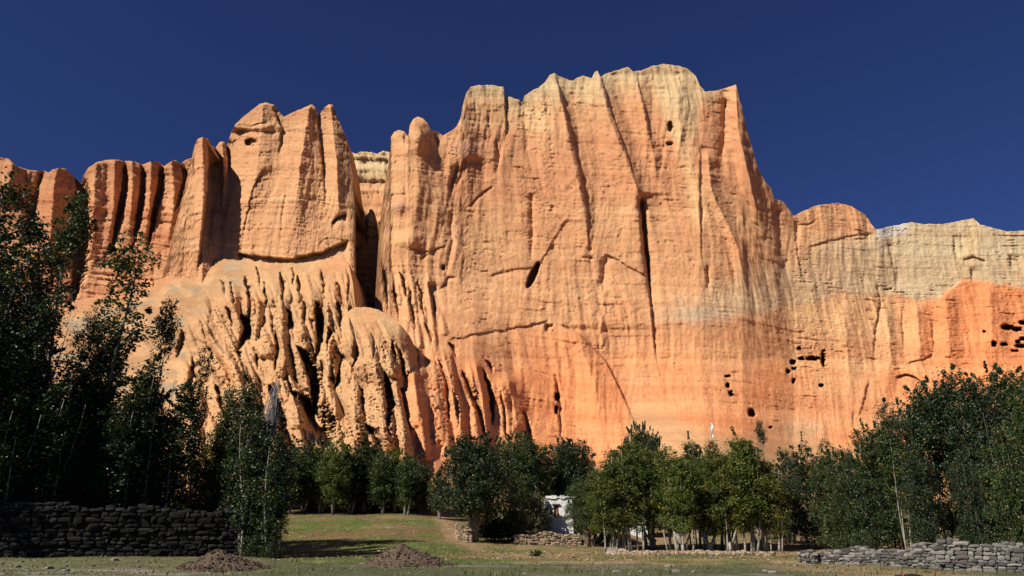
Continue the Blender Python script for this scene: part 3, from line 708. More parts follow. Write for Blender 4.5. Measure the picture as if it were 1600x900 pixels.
# ---- eroded badlands at the foot
def badlands(name, u0, u1, TOP, depthE, gl, seed, su=1.6, rows=270, dome=False):
    E = Layer(name, u0, u1, TOP, [(u0, 850), (u1, 850)], depthE, su, rows, 1.6, 6 + seed)
    U, V = E.U, E.V
    topv = I(U, [p[0] for p in TOP], [p[1] for p in TOP])
    er = smooth(0, 70, V - topv - 4)
    if not dome: er = er * smooth(0, 70, (V - 425) + (U - 330) * 0.9) * smooth(300, 345, U + .25 * (V - 450))
    shear = I(U, [250, 350, 450, 520, 560, 620, 700], [.62, .55, .34, .20, .18, .30, .42])
    uu = U - (V - 400) * shear
    w1 = 12 * noise(uu * .02, V * .01, 600) + 5 * noise(uu * .05, V * .02, 608)
    lowf = smooth(500, 620, V)
    def bil(x): return np.sqrt(np.abs(x) * 1.1 + .004)
    b1 = bil(noise((uu + w1) / 48, V / 120, 601)); b2 = bil(noise((uu + w1) / 22 + 7, V / 60, 602)); b3 = bil(noise((uu + w1 * .6) / 10.5, V / 32, 603)); b4 = np.abs(noise(uu / 5, V / 16, 604))
    amp = .45 + .55 * smooth(-.2, .3, fbm(U * .014, V * .014, 605, 2))
    E.Y -= er * (7.5 * b1 + 2.2 * b2 * amp + 1.0 * b3 * amp + .5 * b4) - 5 * er
    g = random.Random(41 + seed); items = []
    v0 = 396
    while v0 < 760:
        k = (v0 - 396) / 330
        x = u0 - 60 + g.uniform(0, 20)
        while x < u1 + 20:
            w_ = g.uniform(6, 11) + 9 * k + (4 if g.random() < .25 else 0)
            items.append((x, v0 + g.uniform(-16, 16), g.uniform(55, 95) + 70 * k, w_, w_ * .185 * g.uniform(.5, 1.35) * (1 + .25 * k), g.uniform(-4, 8)))
            x += w_ * g.uniform(1.1, 2.4)
        v0 += g.uniform(26, 36) + 14 * k
    if dome: items = [q for q in items if g.random() < .55]
    E.lobes(uu + .35 * w1, items, er)
    big = [(585, 556, 150, 24, 7.5, 8), (556, 590, 160, 22, 6.5, -10), (618, 590, 140, 15, 6.5, 12), (528, 640, 120, 20, 6, -4), (636, 540, 120, 13, 5, 10), (602, 500, 90, 20, 4.5, 8)] if dome else \
          [(352, 545, 90, 40, 6, 30), (436, 470, 120, 16, 5.5, 6), (470, 500, 110, 18, 6, 6), (508, 470, 120, 15, 5.5, -2), (420, 585, 130, 15, 7, 16), (396, 480, 80, 17, 5, 8), (505, 560, 110, 17, 6, -6), (545, 470, 90, 12, 4.5, 0), (448, 560, 110, 14, 6, 14), (330, 470, 80, 12, 3.5, 34), (350, 440, 80, 12, 3.5, 26), (318, 500, 80, 13, 4, 40), (372, 425, 70, 11, 3.5, 14), (480, 420, 80, 12, 3.5, 2), (410, 640, 110, 16, 6, 20)]
    E.lobes(U + .5 * w1, [(a_, b_, c_, d_ * 1.15, e_ * 1.35, f_ + 6) for a_, b_, c_, d_, e_, f_ in big], er)
    dm = np.exp(-(((U - 580) / 50) ** 2 + ((V - 535) / 40) ** 2)); dm2 = np.exp(-(((U - 588) / 22) ** 2 + ((V - 600) / 55) ** 2)); dm3 = np.exp(-(((U - 350) / 60) ** 2 + ((V - 575) / 34) ** 2))
    dm4 = np.exp(-(((U - 545) / 28) ** 2 + ((V - 650) / 70) ** 2)); dm5 = np.exp(-(((U - 622) / 16) ** 2 + ((V - 660) / 60) ** 2))
    E.Y -= 3 * dm + 3 * dm3
    for i, (l, d, w_) in enumerate(gl): E.gully(l, d * (.6 if w_ < 9 else .85), w_ * 1.2, 4, 100 + i)
    E.rough(.3, .1, .6, mask=.45)
    E.Y -= er * (0.8 * np.abs(fbm(E.X * .55 + .2 * E.Z, E.Z * .16, 650, 4)) * 2 + 0.45 * np.abs(fbm(E.X * 1.1, E.Z * .5, 651, 3)) * 2)
    E.col0(C_SAND * 1.02); E.paint(C_YEL * .93, smooth(-.2, .4, fbm(U * .015, V * .015, 660, 3)) * .5)
    E.paint(C_OR, smooth(.1, .5, fbm(U * .02, V * .02, 661, 3)) * .35 + smooth(480, 545, U) * (1 - smooth(440, 490, V)) * .4)
    if not dome:
        flat = (1 - er) * (1 - smooth(360, 400, U))
        E.paint(C_SAND * .74, flat * .8 * smooth(-.3, .2, fbm(U * .03, V * .05, 662, 3))); E.paint((.25, .25, .19), flat * smooth(.12, .35, fbm(U * .02 + 4, V * .08, 663, 3)) * .6)
        E.paint(C_OR * .95, (1 - smooth(0, 26, V - topv)) * (1 - smooth(320, 360, U)) * .7)
    else: E.paint(C_OR, smooth(640, 670, U) * .6)
    E.paint((.30, .22, .13), smooth(.25, .5, fbm(U * .05, V * .05, 664, 3)) * .3)
    E.bands(.06); E.build(26, 14 if dome else 2, .02)
TOP_E = [(-120, 560), (0, 500), (120, 470), (200, 452), (262, 432), (300, 414), (340, 404), (380, 407), (420, 411), (470, 411), (520, 404), (536, 401), (545, 412), (551, 440), (554, 470), (558, 500)]
badlands('badlands_slope', -300, 557, TOP_E,
         lambda u, v: I(v, [390, 420, 480, 560, 640, 720, 830], [218, 212, 200, 187, 170, 148, 118]) + I(u, [-120, 200, 330, 420, 600], [14, 12, 6, 0, -4]),
 [([(375, 490), (380, 515), (370, 548)], 16, 13), ([(381, 430), (386, 470), (388, 516)], 9, 7), ([(351, 478), (362, 510)], 7, 6), ([(426, 508), (430, 545), (427, 582)], 10, 8), ([(438, 425), (441, 472)], 8, 5),
  ([(448, 482), (450, 518)], 9, 6), ([(472, 470), (474, 505)], 8, 6), ([(491, 470), (495, 520), (491, 566)], 14, 10), ([(525, 470), (529, 512)], 10, 7), ([(512, 508), (509, 550)], 10, 6),
  ([(464, 540), (480, 590), (490, 645)], 20, 17), ([(452, 610), (478, 660), (508, 706)], 22, 34), ([(534, 556), (520, 610)], 11, 12), ([(345, 436), (352, 464)], 4, 4), ([(400, 416), (405, 448)], 6, 4),
  ([(410, 440), (416, 480)], 6, 4), ([(463, 430), (468, 462)], 6, 4), ([(358, 440), (364, 478)], 6, 4), ([(420, 480), (424, 520)], 6, 5), ([(395, 540), (402, 580)], 7, 5), ([(500, 560), (502, 600)], 7, 6),
  ([(455, 418), (459, 450)], 4, 3), ([(500, 420), (508, 470)], 5, 4), ([(526, 440), (533, 480)], 6, 5), ([(541, 420), (545, 478)], 5, 3),
  ([(300, 556), (292, 600), (300, 640)], 6, 10), ([(335, 600), (345, 645)], 7, 9), ([(418, 600), (430, 650), (440, 700)], 12, 13), ([(283, 515), (275, 560)], 5, 9), ([(448, 596), (460, 628)], 9, 8), ([(310, 500), (320, 530)], 5, 5)], 0)
TOP_E2 = [(520, 560), (530, 520), (540, 492), (548, 483), (556, 480), (575, 480), (592, 484), (610, 494), (626, 508), (640, 524), (648, 545), (655, 556), (660, 575), (664, 600), (668, 640), (676, 690), (684, 730), (690, 800)]
badlands('badlands_dome', 521, 690, TOP_E2,
         lambda u, v: I(v, [480, 560, 640, 720, 830], [196, 184, 168, 146, 116]) - 4 + 24 * np.clip((u - 622) / 60, 0, 1) ** 1.6 + 14 * np.clip((556 - u) / 36, 0, 1) ** 2,
 [([(599, 580), (603, 630), (604, 675)], 15, 10), ([(624, 605), (640, 660), (652, 712)], 22, 30), ([(652, 552), (651, 598)], 12, 11), ([(570, 662), (598, 714)], 12, 13), ([(636, 580), (640, 635)], 9, 10),
  ([(556, 540), (552, 575)], 6, 5), ([(622, 545), (630, 590)], 7, 6), ([(610, 530), (616, 570)], 6, 5), ([(580, 520), (584, 560)], 4, 4), ([(560, 600), (566, 650)], 6, 6)], 1, 1.1, 300, True)

# ------------------------------------------------------------------ vegetation
rng = np.random.default_rng(7)

def leaves(masses, n, size, seed, per=26, clump=.5, mat_=LEAF_MID, sprigs=0, top=None):
    """a crown: leaf clusters spread through several overlapping masses (x, y, z, rx, rz)"""
    g = np.random.default_rng(seed)
    M = np.array(masses, float); vol = (M[:, 3] ** 1.7 * M[:, 4]); pr = vol / vol.sum()
    nc = n // per
    which = g.choice(len(M), nc, p=pr)
    d = g.normal(size=(nc, 3)); d /= np.linalg.norm(d, axis=1)[:, None]
    rr = g.uniform(.12, 1.0, nc) ** .5
    # lumpy outline
    lump = 1 + .28 * noise(d[:, 0] * 2.2 + which * 3.7, d[:, 2] * 2.2 + d[:, 1], seed)
    cc = M[which, :3] + d * (rr * lump)[:, None] * np.stack([M[which, 3], M[which, 3], M[which, 4]], 1)
    cr = clump * g.uniform(.45, 1.25, nc)
    if sprigs:
        k = sprigs; tw = g.choice(len(M), k, p=pr); dd = g.normal(size=(k, 3)); dd[:, 2] = np.abs(dd[:, 2]) + .7
        dd /= np.linalg.norm(dd, axis=1)[:, None]
        base = M[tw, :3] + dd * np.stack([M[tw, 3], M[tw, 3], M[tw, 4]], 1) * 1.0
        ex = []; slen = g.uniform(.2, 1.25, (k, 1)); lean_ = g.normal(size=(k, 3)) * .35
        for j in range(4):
            ex.append(base + (dd * np.array([.45, .45, 1]) + lean_) * (clump * (.1 + .42 * j * slen)))
        ex = np.concatenate(ex); cc = np.concatenate([cc, ex]); cr = np.concatenate([cr, np.tile(clump * .34, len(ex)) * g.uniform(.4, 1.1, len(ex))])
    pos = np.repeat(cc, per, 0); R_ = np.repeat(cr, per)
    off = g.normal(size=pos.shape); off /= np.linalg.norm(off, axis=1)[:, None]
    off *= (g.uniform(0.1, 1, len(pos)) ** .6 * R_)[:, None]; off[:, 2] *= 1.15
    pos = pos + off
    keep = pos[:, 2] > .12; pos = pos[keep]; m = len(pos)
    # leaf frames: blades hang and flutter, mostly facing outwards and up
    nrm = g.normal(size=(m, 3)); nrm[:, 2] += .5; nrm += off[keep] / (np.linalg.norm(off[keep], axis=1)[:, None] + 1e-6) * .6
    nrm /= np.linalg.norm(nrm, axis=1)[:, None]
    t = g.normal(size=(m, 3)); t[:, 2] -= .6; t -= (t * nrm).sum(1)[:, None] * nrm; t /= np.linalg.norm(t, axis=1)[:, None]
    b = np.cross(nrm, t)
    L = size * g.uniform(.7, 1.35, m)[:, None]; W = L * .42
    v = np.stack([pos - t * L * .5, pos + b * W + nrm * L * .08, pos + t * L * .5, pos - b * W + nrm * L * .08], 1).reshape(-1, 3)
    f = np.arange(m * 4).reshape(m, 4)
    return mesh_np('crown', v, f, mat_)

def stems(seed, H, n=1, r=.12, spread=.25, z_branch=.3, branches=10, lean=.02, crownr=1.5, stump=0, base_r=None):
    g = random.Random(seed); b = MB()
    for i in range(n):
        a = g.uniform(0, 6.28); rr = spread * (math.sqrt(g.random()) if n > 1 else 0)
        x, y = rr * math.cos(a), rr * math.sin(a)
        lx, ly = (g.uniform(-1, 1) * lean + (.06 * math.cos(a) * (n > 1))) , (g.uniform(-1, 1) * lean + .06 * math.sin(a) * (n > 1))
        h = H * g.uniform(.78, .95) if n > 1 else H * .93
        pts = []; rad = []; K = 9
        ph = g.uniform(0, 6)
        for k in range(K + 1):
            t = k / K
            pts.append((x + lx * t * h + .012 * h * math.sin(ph + 5 * t), y + ly * t * h + .012 * h * math.cos(ph * 2 + 4 * t), -.25 + t * h))
            rad.append(max(.012, r * (1 - .88 * t) * (1.35 if k == 0 else 1) * g.uniform(.94, 1.06)))
        b.tube(pts, rad, 7)
        for q in range(branches // n + (1 if n == 1 else 0)):
            t = g.uniform(z_branch, .92); j = int(t * K); p = Vector(pts[j]); az = g.uniform(0, 6.28)
            ln = crownr * g.uniform(.45, .95) * (1.1 - t * .6)
            e = p + Vector((math.cos(az) * ln * .75, math.sin(az) * ln * .75, ln * g.uniform(.7, 1.3)))
            mdl = p.lerp(e, .5) + Vector((math.cos(az) * ln * .1, math.sin(az) * ln * .1, -ln * .08))
            r0 = rad[j] * .5
            b.tube([p, mdl, e], [r0, r0 * .7, r0 * .3], 5)
    if stump:
        sg = random.Random(seed + 5)
        b.tube([(0, 0, -.3), (.02, 0, stump * .5), (0, .02, stump), (0.02, 0, stump * 1.1)], [base_r * 1.25, base_r, base_r * 1.15, base_r * .7], 10)
        for q in range(4):
            a = sg.uniform(0, 6.28); e = Vector((math.cos(a) * .8, math.sin(a) * .8, stump + 1.4))
            b.tube([(0, 0, stump * .85), (math.cos(a) * .3, math.sin(a) * .3, stump * 1.15), e], [base_r * .6, base_r * .4, base_r * .2], 7)
    return b

def variant(kind, i):
    g = random.Random(hash((kind, i)) % 9973 if False else sum(map(ord, kind)) * 31 + i * 7)
    sd = g.randint(0, 9999)
    if kind == 'tall':            # left-hand poplars: H = 20
        H = 20; ms = []; z = H - 2.2
        ms.append((0, 0, H - 1.7, .9, 1.8))
        while z > 3.5:
            w_ = 1.1 + 1.1 * (1 - z / H) + g.uniform(-.2, .5)
            ms.append((g.uniform(-.9, .9), g.uniform(-.9, .9), z - .8, w_, g.uniform(1.3, 2.2))); z -= g.uniform(1.0, 1.9)
        ms += [(.9, .3, 2.6, 1.8, 2.2), (-.9, -.3, 2.2, 1.8, 2.0)]
        return stems(sd, H, 2 if i % 2 else 1, .17, .5, .25, 16, .015, 2.0), leaves(ms, 20000, .16, sd, 26, .6, LEAF_DARK, 26), BARK_PALE
    if kind == 'tuft':            # bare pole with a head of leaves: H = 20
        H = 20; ms = [(0, 0, H - 1.3, .8, 1.3), (.1, 0, H - 2.8, 1.25, 1.3), (-.2, .1, H - 4.3, 1.0, 1.0)]
        if i % 2: ms += [(.2, 0, H - 6.5, 1.3, 1.6), (.1, 0, H - 8.3, 1.0, 1.2)]
        ms2 = ms + [(g.uniform(-.4, .4), g.uniform(-.4, .4), z, .55, .7) for z in range(5, 13, 2)] + [(0, 0, 3.5, 1.5, 2.0)]
        return stems(sd, H, 1, .15, 0, .5, 9, .01, 1.3), leaves(ms2, 6500, .15, sd, 22, .42, LEAF_MID, 10), BARK_DARK
    if kind == 'slim':            # tall dark leafy spire: H = 14
        H = 14; ms = [(0, 0, H - 1.2, .7, 1.4), (.1, .1, H - 3, 1.1, 1.6), (-.1, 0, H - 5.2, 1.4, 1.8), (.1, 0, H - 7.6, 1.5, 1.9), (0, 0, H - 10, 1.3, 1.6), (.2, .1, 2.2, 1.0, 1.2)]
        return stems(sd, H, 3, .10, .5, .3, 12, .01, 1.2), leaves(ms, 13000, .16, sd, 26, .55, LEAF_MID, 16), BARK_PALE
    if kind == 'copse':           # centre poplars on short pollard stumps: H = 10
        H = 10; ms = [(0, 0, H - 1.0, .75, 1.1), (.3, 0, H - 2.2, 1.15, 1.3), (-.5, .2, H - 3.4, 1.35, 1.4), (.5, -.2, H - 4.6, 1.45, 1.4), (-.3, 0, H - 5.9, 1.4, 1.3), (.5, .1, H - 7.1, 1.0, .9), (-.6, -.1, H - 7.6, .7, .7)]
        return stems(sd, H, 5, .075, .6, .3, 15, .012, 1.1, stump=.9 if i % 2 else 0, base_r=.24), leaves(ms, 20000, .118, sd, 28, .42, LEAF_LIGHT, 34), BARK_PALE
    if kind == 'round':           # big round pollard: H = 10, crown 7 wide
        H = 10; ms = [(0, 0, 6.2, 3.2, 3.2), (-1.2, 0, 4.4, 2.6, 2.2), (1.2, -.4, 4.2, 2.7, 2.2), (.8, .6, 7.4, 2.2, 2.0), (-.8, -.5, 7.3, 2.1, 2.2), (0, -1.6, 4.0, 2.0, 1.7), (.2, -.8, 3.0, 2.2, 1.2)]
        return stems(sd, H * .85, 4, .16, .3, .2, 26, .03, 3.0, stump=2.1, base_r=.42), leaves(ms + [(0, -1.5, 6.0, 2.4, 2.4)], 44000, .13, sd, 34, .45, LEAF_DARK, 60), BARK_BROWN
    if kind == 'row':             # far row: H = 8
        H = 8; ms = [(0, 0, H - 1.2, 1.2, 1.3), (.5, 0, H - 2.6, 1.7, 1.5), (-.6, .2, H - 3.6, 1.8, 1.5), (.2, 0, H - 4.8, 1.6, 1.2)]
        return stems(sd, H, 3, .11, .35, .3, 12, .02, 1.4), leaves(ms + [(0, 0, 2.0, 1.3, 1.0)], 14000, .14, sd, 28, .48, LEAF_MID, 30), BARK_PALE if i else BARK_DARK
    if kind == 'thicket':         # right grove: H = 12, dense nearly to the ground
        H = 12; ms = [(0, 0, H - 1.2, 1.2, 1.5), (.8, 0, H - 2.8, 1.9, 1.8), (-.9, .2, H - 4.0, 2.1, 1.9), (.5, -.4, H - 5.6, 2.4, 1.9), (-.6, 0, H - 7.4, 2.4, 1.8), (.7, -.2, H - 9.2, 2.2, 1.6), (-.7, 0, 1.7, 2.0, 1.5)]
        return stems(sd, H, 4, .09, .8, .3, 16, .02, 1.8), leaves(ms, 26000, .138, sd, 30, .46, LEAF_MID, 50), BARK_DARK
    if kind == 'openwood':        # right grove with its pale poles showing: H = 13
        H = 13; ms = [(0, 0, H - 1.3, 1.3, 1.5), (1.0, 0, H - 2.8, 2.1, 1.8), (-1.1, .2, H - 3.6, 2.3, 1.8), (.4, .1, H - 5.2, 2.7, 1.7), (-.3, .8, H - 7.2, 2.0, 1.4), (1.4, .9, 3.0, 1.4, 2.0), (-1.3, 1.0, 2.6, 1.2, 1.8)]
        return stems(sd, H * .85, 5, .06, .9, .5, 18, .025, 1.9), leaves(ms, 24000, .142, sd, 30, .5, LEAF_DARK, 40), BARK_PALE
    if kind == 'bush':            # H = 3
        ms = [(0, 0, 1.5, 1.2, 1.4), (.6, 0, 1.0, 1.0, 1.0), (-.6, .1, 1.1, 1.0, 1.0), (0, 0, 2.3, .7, .7)]
        return stems(sd, 2.7, 7, .035, .4, .2, 14, .12, 1.0), leaves(ms, 7000, .095, sd, 24, .28, LEAF_OLIVE, 24), BARK_DARK
    if kind == 'lowbush':         # H = 1
        ms = [(0, 0, .45, .6, .42), (.3, 0, .35, .4, .3), (-.3, .1, .35, .4, .32)]
        return stems(sd, .9, 5, .018, .2, .2, 8, .2, .4), leaves(ms, 900, .10, sd, 16, .16, LEAF_DARK, 8), BARK_DARK
NOM = dict(tall=20, tuft=20, slim=14, copse=10, round=10, row=8, thicket=12, openwood=13, bush=3, lowbush=1)
CACHE = {}

def plant(name, kind, vi, px, py, Y, label, cat, group, sxy=1.0, leaf=None, bark=None, foot=None, rz=None):
    """a tree whose tip stands at the measured bearing, rooted on the ground below it"""
    if foot is None:
        x, _, zt = [float(q) for q in world(px, py, Y)]
        zg = gz(x, Y); H = zt - zg
    else:
        x, H = px, py; zg = gz(x, Y)
    key = (kind, vi)
    if key not in CACHE:
        b, cm, bk = variant(kind, vi); CACHE[key] = (b.mesh('trunk', bk, True), cm, bk)
    tm, cm, bk = CACHE[key]
    o = empty(name, (x, Y, zg - .05), label, cat, group, rng.uniform(0, 6.28) if rz is None else rz)
    f = H / NOM[kind]; o.scale = (f ** .7 * sxy, f ** .7 * sxy, f)
    t = obj('trunk', tm, o); c = obj('crown', cm, o)
    if leaf is not None: c.material_slots[0].link = 'OBJECT'; c.material_slots[0].material = leaf
    if bark is not None: t.material_slots[0].link = 'OBJECT'; t.material_slots[0].material = bark
    return o

GL = 'poplars of the dark grove on the left'
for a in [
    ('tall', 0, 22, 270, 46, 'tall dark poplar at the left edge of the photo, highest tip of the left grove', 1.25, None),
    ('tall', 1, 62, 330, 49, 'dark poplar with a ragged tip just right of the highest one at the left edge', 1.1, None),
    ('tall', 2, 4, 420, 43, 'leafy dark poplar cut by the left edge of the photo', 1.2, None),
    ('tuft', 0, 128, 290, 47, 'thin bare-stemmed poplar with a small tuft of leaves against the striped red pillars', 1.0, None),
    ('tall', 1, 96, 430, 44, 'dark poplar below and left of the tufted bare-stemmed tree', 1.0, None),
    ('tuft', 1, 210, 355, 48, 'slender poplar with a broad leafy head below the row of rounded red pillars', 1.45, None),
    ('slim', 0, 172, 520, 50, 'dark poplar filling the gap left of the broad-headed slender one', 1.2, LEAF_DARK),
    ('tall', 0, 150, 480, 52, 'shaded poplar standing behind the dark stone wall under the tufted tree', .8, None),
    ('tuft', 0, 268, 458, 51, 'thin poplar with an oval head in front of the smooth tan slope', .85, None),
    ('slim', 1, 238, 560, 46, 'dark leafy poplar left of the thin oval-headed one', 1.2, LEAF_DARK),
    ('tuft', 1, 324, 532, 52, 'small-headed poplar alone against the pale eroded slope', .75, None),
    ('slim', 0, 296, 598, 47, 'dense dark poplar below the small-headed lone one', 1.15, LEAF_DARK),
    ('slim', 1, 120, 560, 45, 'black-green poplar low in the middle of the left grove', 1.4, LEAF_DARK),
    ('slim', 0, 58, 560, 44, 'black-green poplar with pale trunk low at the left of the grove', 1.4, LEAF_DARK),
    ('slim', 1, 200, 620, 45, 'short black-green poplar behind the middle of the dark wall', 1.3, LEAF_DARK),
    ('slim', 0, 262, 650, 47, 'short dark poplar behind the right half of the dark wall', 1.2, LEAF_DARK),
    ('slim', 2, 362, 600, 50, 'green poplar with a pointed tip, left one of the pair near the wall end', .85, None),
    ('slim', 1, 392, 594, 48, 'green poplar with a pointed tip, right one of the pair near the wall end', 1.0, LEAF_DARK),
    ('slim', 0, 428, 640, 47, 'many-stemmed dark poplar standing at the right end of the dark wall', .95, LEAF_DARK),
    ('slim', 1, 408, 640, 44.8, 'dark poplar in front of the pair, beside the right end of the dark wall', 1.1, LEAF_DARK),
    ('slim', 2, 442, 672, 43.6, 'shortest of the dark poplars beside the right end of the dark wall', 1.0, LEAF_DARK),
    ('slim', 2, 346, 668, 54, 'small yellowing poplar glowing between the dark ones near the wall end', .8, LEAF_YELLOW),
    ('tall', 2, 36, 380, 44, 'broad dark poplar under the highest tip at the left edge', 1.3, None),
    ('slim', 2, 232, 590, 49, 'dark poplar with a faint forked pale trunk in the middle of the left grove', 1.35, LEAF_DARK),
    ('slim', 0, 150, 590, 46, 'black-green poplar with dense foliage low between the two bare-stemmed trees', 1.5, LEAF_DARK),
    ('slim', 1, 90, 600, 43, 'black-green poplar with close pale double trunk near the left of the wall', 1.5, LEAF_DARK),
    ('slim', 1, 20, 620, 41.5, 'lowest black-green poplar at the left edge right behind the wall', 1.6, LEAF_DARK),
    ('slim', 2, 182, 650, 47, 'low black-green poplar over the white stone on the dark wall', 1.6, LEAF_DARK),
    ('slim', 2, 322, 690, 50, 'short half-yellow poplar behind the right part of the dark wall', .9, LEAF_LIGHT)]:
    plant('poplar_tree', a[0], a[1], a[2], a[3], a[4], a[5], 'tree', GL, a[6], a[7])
# the same grove goes on past the left edge and throws its shade on the wall
for k, (x, y, h) in enumerate([(-37, 34, 19), (-41, 37, 21), (-45, 40, 20), (-49, 37, 22), (-34.5, 37.5, 18), (-53, 42, 21), (-40, 42, 19), (-57, 38, 20)]):
    plant('poplar_tree', 'tall', k % 3, x, h, y, ['nearest', 'second nearest', 'third nearest', 'farthest-left but two', 'rightmost', 'next to farthest', 'rearmost', 'farthest'][k] + ' of the tall poplars outside the left edge of the photo', 'tree', 'poplars outside the left edge', 1.5, foot=True)

GR = 'trees in the row across the lawn'
rl = ['pale thick trunk, leftmost of the row across the lawn', 'broad dark crown beside the leftmost tree of the row across the lawn', 'forked pale trunks near the left of the lawn row',
      'thin white leaning trunk in the lawn row', 'light green crown right of the white leaning trunk', 'dark crown at the middle of the lawn row', 'pointed crown just right of the middle of the lawn row',
      'rounded crown in the right half of the lawn row', 'bushy crown with shaded trunk near the right of the lawn row', 'slim tree with a bare pole at the right end of the lawn row', 'low leafy tree between the lawn row and the big round tree']
for k, (px, py, Y, sx) in enumerate([(455, 700, 86, 1.1), (482, 688, 90, 1.15), (506, 694, 88, 1.1), (530, 690, 86, .9), (552, 700, 88, 1.0), (580, 692, 90, 1.15), (600, 704, 87, .95), (622, 706, 89, 1.15), (640, 716, 86, 1.0), (660, 722, 88, .7), (690, 738, 84, .8)]):
    t = rl[k]
    plant('poplar_tree', 'row', k % 3, px, py, Y, 'tree with ' + t if 'trunk' in t or 'crown' in t else t, 'tree', GR, sx * 1.3, [LEAF_MID, LEAF_DARK, LEAF_MID, LEAF_LIGHT][k % 4] if k != 1 else LEAF_DARK)

for k, (px, Y, lb) in enumerate([(450, 92, 'dark undergrowth behind the leftmost trunks of the lawn row'), (480, 94, 'dark bush behind the forked trunks of the lawn row'), (520, 93, 'dark bush behind the white leaning trunk of the lawn row'), (560, 92, 'dark bush behind the middle of the lawn row'),
    (592, 93, 'dark bush behind the shaded trunks right of the middle of the lawn row'), (625, 92, 'dark bush behind the right half of the lawn row'), (655, 91, 'dark bush at the right end of the lawn row')]):
    x = float(world(px, 790, Y)[0]); plant('shrub', 'bush', k % 2, x, 2.9, Y, lb, 'bush', 'undergrowth behind the lawn row', 2.1, LEAF_DARK, foot=True)
plant('willow_tree', 'round', 0, 742, 672, 64, 'big round dark green pollard with a thick brown trunk beside the path', 'tree', None, 1.05, rz=.3)
plant('poplar_tree', 'round', 1, 812, 672, 73, 'tall dark green tree right behind the big round pollard', 'tree', None, .95, LEAF_MID, rz=1.3)
plant('poplar_tree', 'round', 1, 832, 705, 76, 'smaller dark tree between the round pollard and the white house', 'tree', None, .85, rz=3)
plant('poplar_tree', 'round', 0, 890, 680, 77, 'dark umbrella-crowned tree above the white house', 'tree', None, .92, LEAF_DARK, rz=2.2)
plant('willow_tree', 'round', 1, 914, 742, 62, 'leafy pollard with a cluster of squat brown stumps right of the white house', 'tree', None, .82, LEAF_MID, rz=.8)
plant('willow_bush', 'bush', 0, 836, 768, 65, 'olive feathery willow bush left of the white house', 'bush', None, 1.0)
plant('willow_bush', 'bush', 1, 806, 780, 67, 'dark olive bush in the shade between the round pollard and the feathery willow bush', 'bush', None, 1.0)

GC = 'slim poplars of the central copse'
cl = [(945, 720, 57, 'leftmost poplar of the central copse, grey-green and leaning over the low wall', 1.1, None), (962, 700, 58, 'grey-green poplar second from the left in the central copse', 1.1, LEAF_MID),
      (985, 688, 57, 'pale-leaved poplar in front of the dark tree that tops the central copse', 1.1, None), (1012, 700, 59, 'poplar with a white specked stem left of the middle of the central copse', 1.0, None),
      (1040, 698, 57, 'feathery-topped poplar at the middle of the central copse', 1.0, None), (1060, 712, 56, 'low bright green poplar near the middle of the central copse', 1.0, None),
      (1078, 686, 60, 'thin-topped poplar rising right of the middle of the central copse', .8, LEAF_MID), (1098, 712, 57, 'yellow-specked poplar in the right half of the central copse', 1.0, LEAF_LIGHT),
      (1112, 690, 59, 'pointed poplar directly below the white flag', .85, None), (1130, 708, 57, 'poplar turning yellow on short stumps in the right half of the central copse', .95, LEAF_YELLOW),
      (1152, 680, 57, 'tall full poplar with pale clean stems near the right end of the central copse', 1.15, None), (1172, 700, 58, 'full green poplar at the right end of the central copse', 1.1, None),
      (1200, 722, 57, 'yellowish poplar leaning out at the right end of the central copse', .95, LEAF_YELLOW)]
for k, (px, py, Y, lb, sx, lf) in enumerate(cl):
    plant('poplar_tree', 'copse', k % 4, px, py, Y, lb, 'tree', GC, sx * 1.2, lf)
plant('poplar_tree', 'round', 1, 1000, 657, 72, 'dark round-topped tree standing above the rest of the central copse', 'tree', None, .62, LEAF_DARK, rz=.4)
plant('poplar_tree', 'tuft', 0, 1186, 652, 80, 'thin wispy poplar poking up behind the right end of the central copse', 'tree', None, .75, LEAF_DARK)
plant('poplar_tree', 'row', 1, 884, 700, 78, 'shaded tree behind the umbrella-crowned tree above the white house', 'tree', None, .9, LEAF_DARK)

GT = 'trees of the right grove'
for k, (kd, px, py, Y, lb, sx, lf) in enumerate([
    ('thicket', 1222, 702, 64, 'leftmost bushy tree of the right grove, beside the track', .85, LEAF_DARK), ('thicket', 1252, 692, 60, 'rounded blue-green tree near the left of the right grove', .9, LEAF_DARK),
    ('thicket', 1290, 690, 55, 'green tree with feathery sprigs on top in the left part of the right grove', .85, LEAF_MID), ('thicket', 1318, 700, 52, 'dark tree behind the left end of the stone wall', .8, LEAF_MID),
    ('thicket', 1345, 682, 50, 'lower dark tree where the right grove begins to rise', .8, LEAF_DARK), ('openwood', 1385, 628, 48, 'tree with leaning pale poles behind the middle of the stone wall', .85, LEAF_MID),
    ('thicket', 1372, 668, 56, 'sprig-topped tree on the rising left shoulder of the right grove', .8, LEAF_MID), ('openwood', 1440, 598, 46, 'tall tree with two thin white poles low in the right grove', .85, None),
    ('openwood', 1482, 578, 48, 'highest tree of the right grove, left of its notch', .95, None), ('thicket', 1512, 590, 44, 'broad dark tree in the middle of the right grove', .75, LEAF_DARK),
    ('openwood', 1560, 574, 50, 'tall full-crowned tree right of the notch in the right grove', 1.0, LEAF_MID), ('thicket', 1600, 600, 42, 'dark tree cut by the right edge of the photo', .85, LEAF_MID),
    ('thicket', 1560, 665, 39.5, 'nearest large-leaved tree low at the right edge above the stone wall', .75, LEAF_MID), ('thicket', 1425, 690, 44, 'lower dark tree between the white poles and the stone wall', .62, LEAF_DARK),
    ('thicket', 1640, 600, 46, 'tree of the right grove just past the right edge', .9, LEAF_DARK), ('thicket', 1500, 700, 41, 'low blue-green tree right above the higher part of the stone wall', .6, LEAF_DARK)]):
    plant('poplar_tree', kd, k % 3, px, py, Y, lb, 'tree', GT, sx, lf)
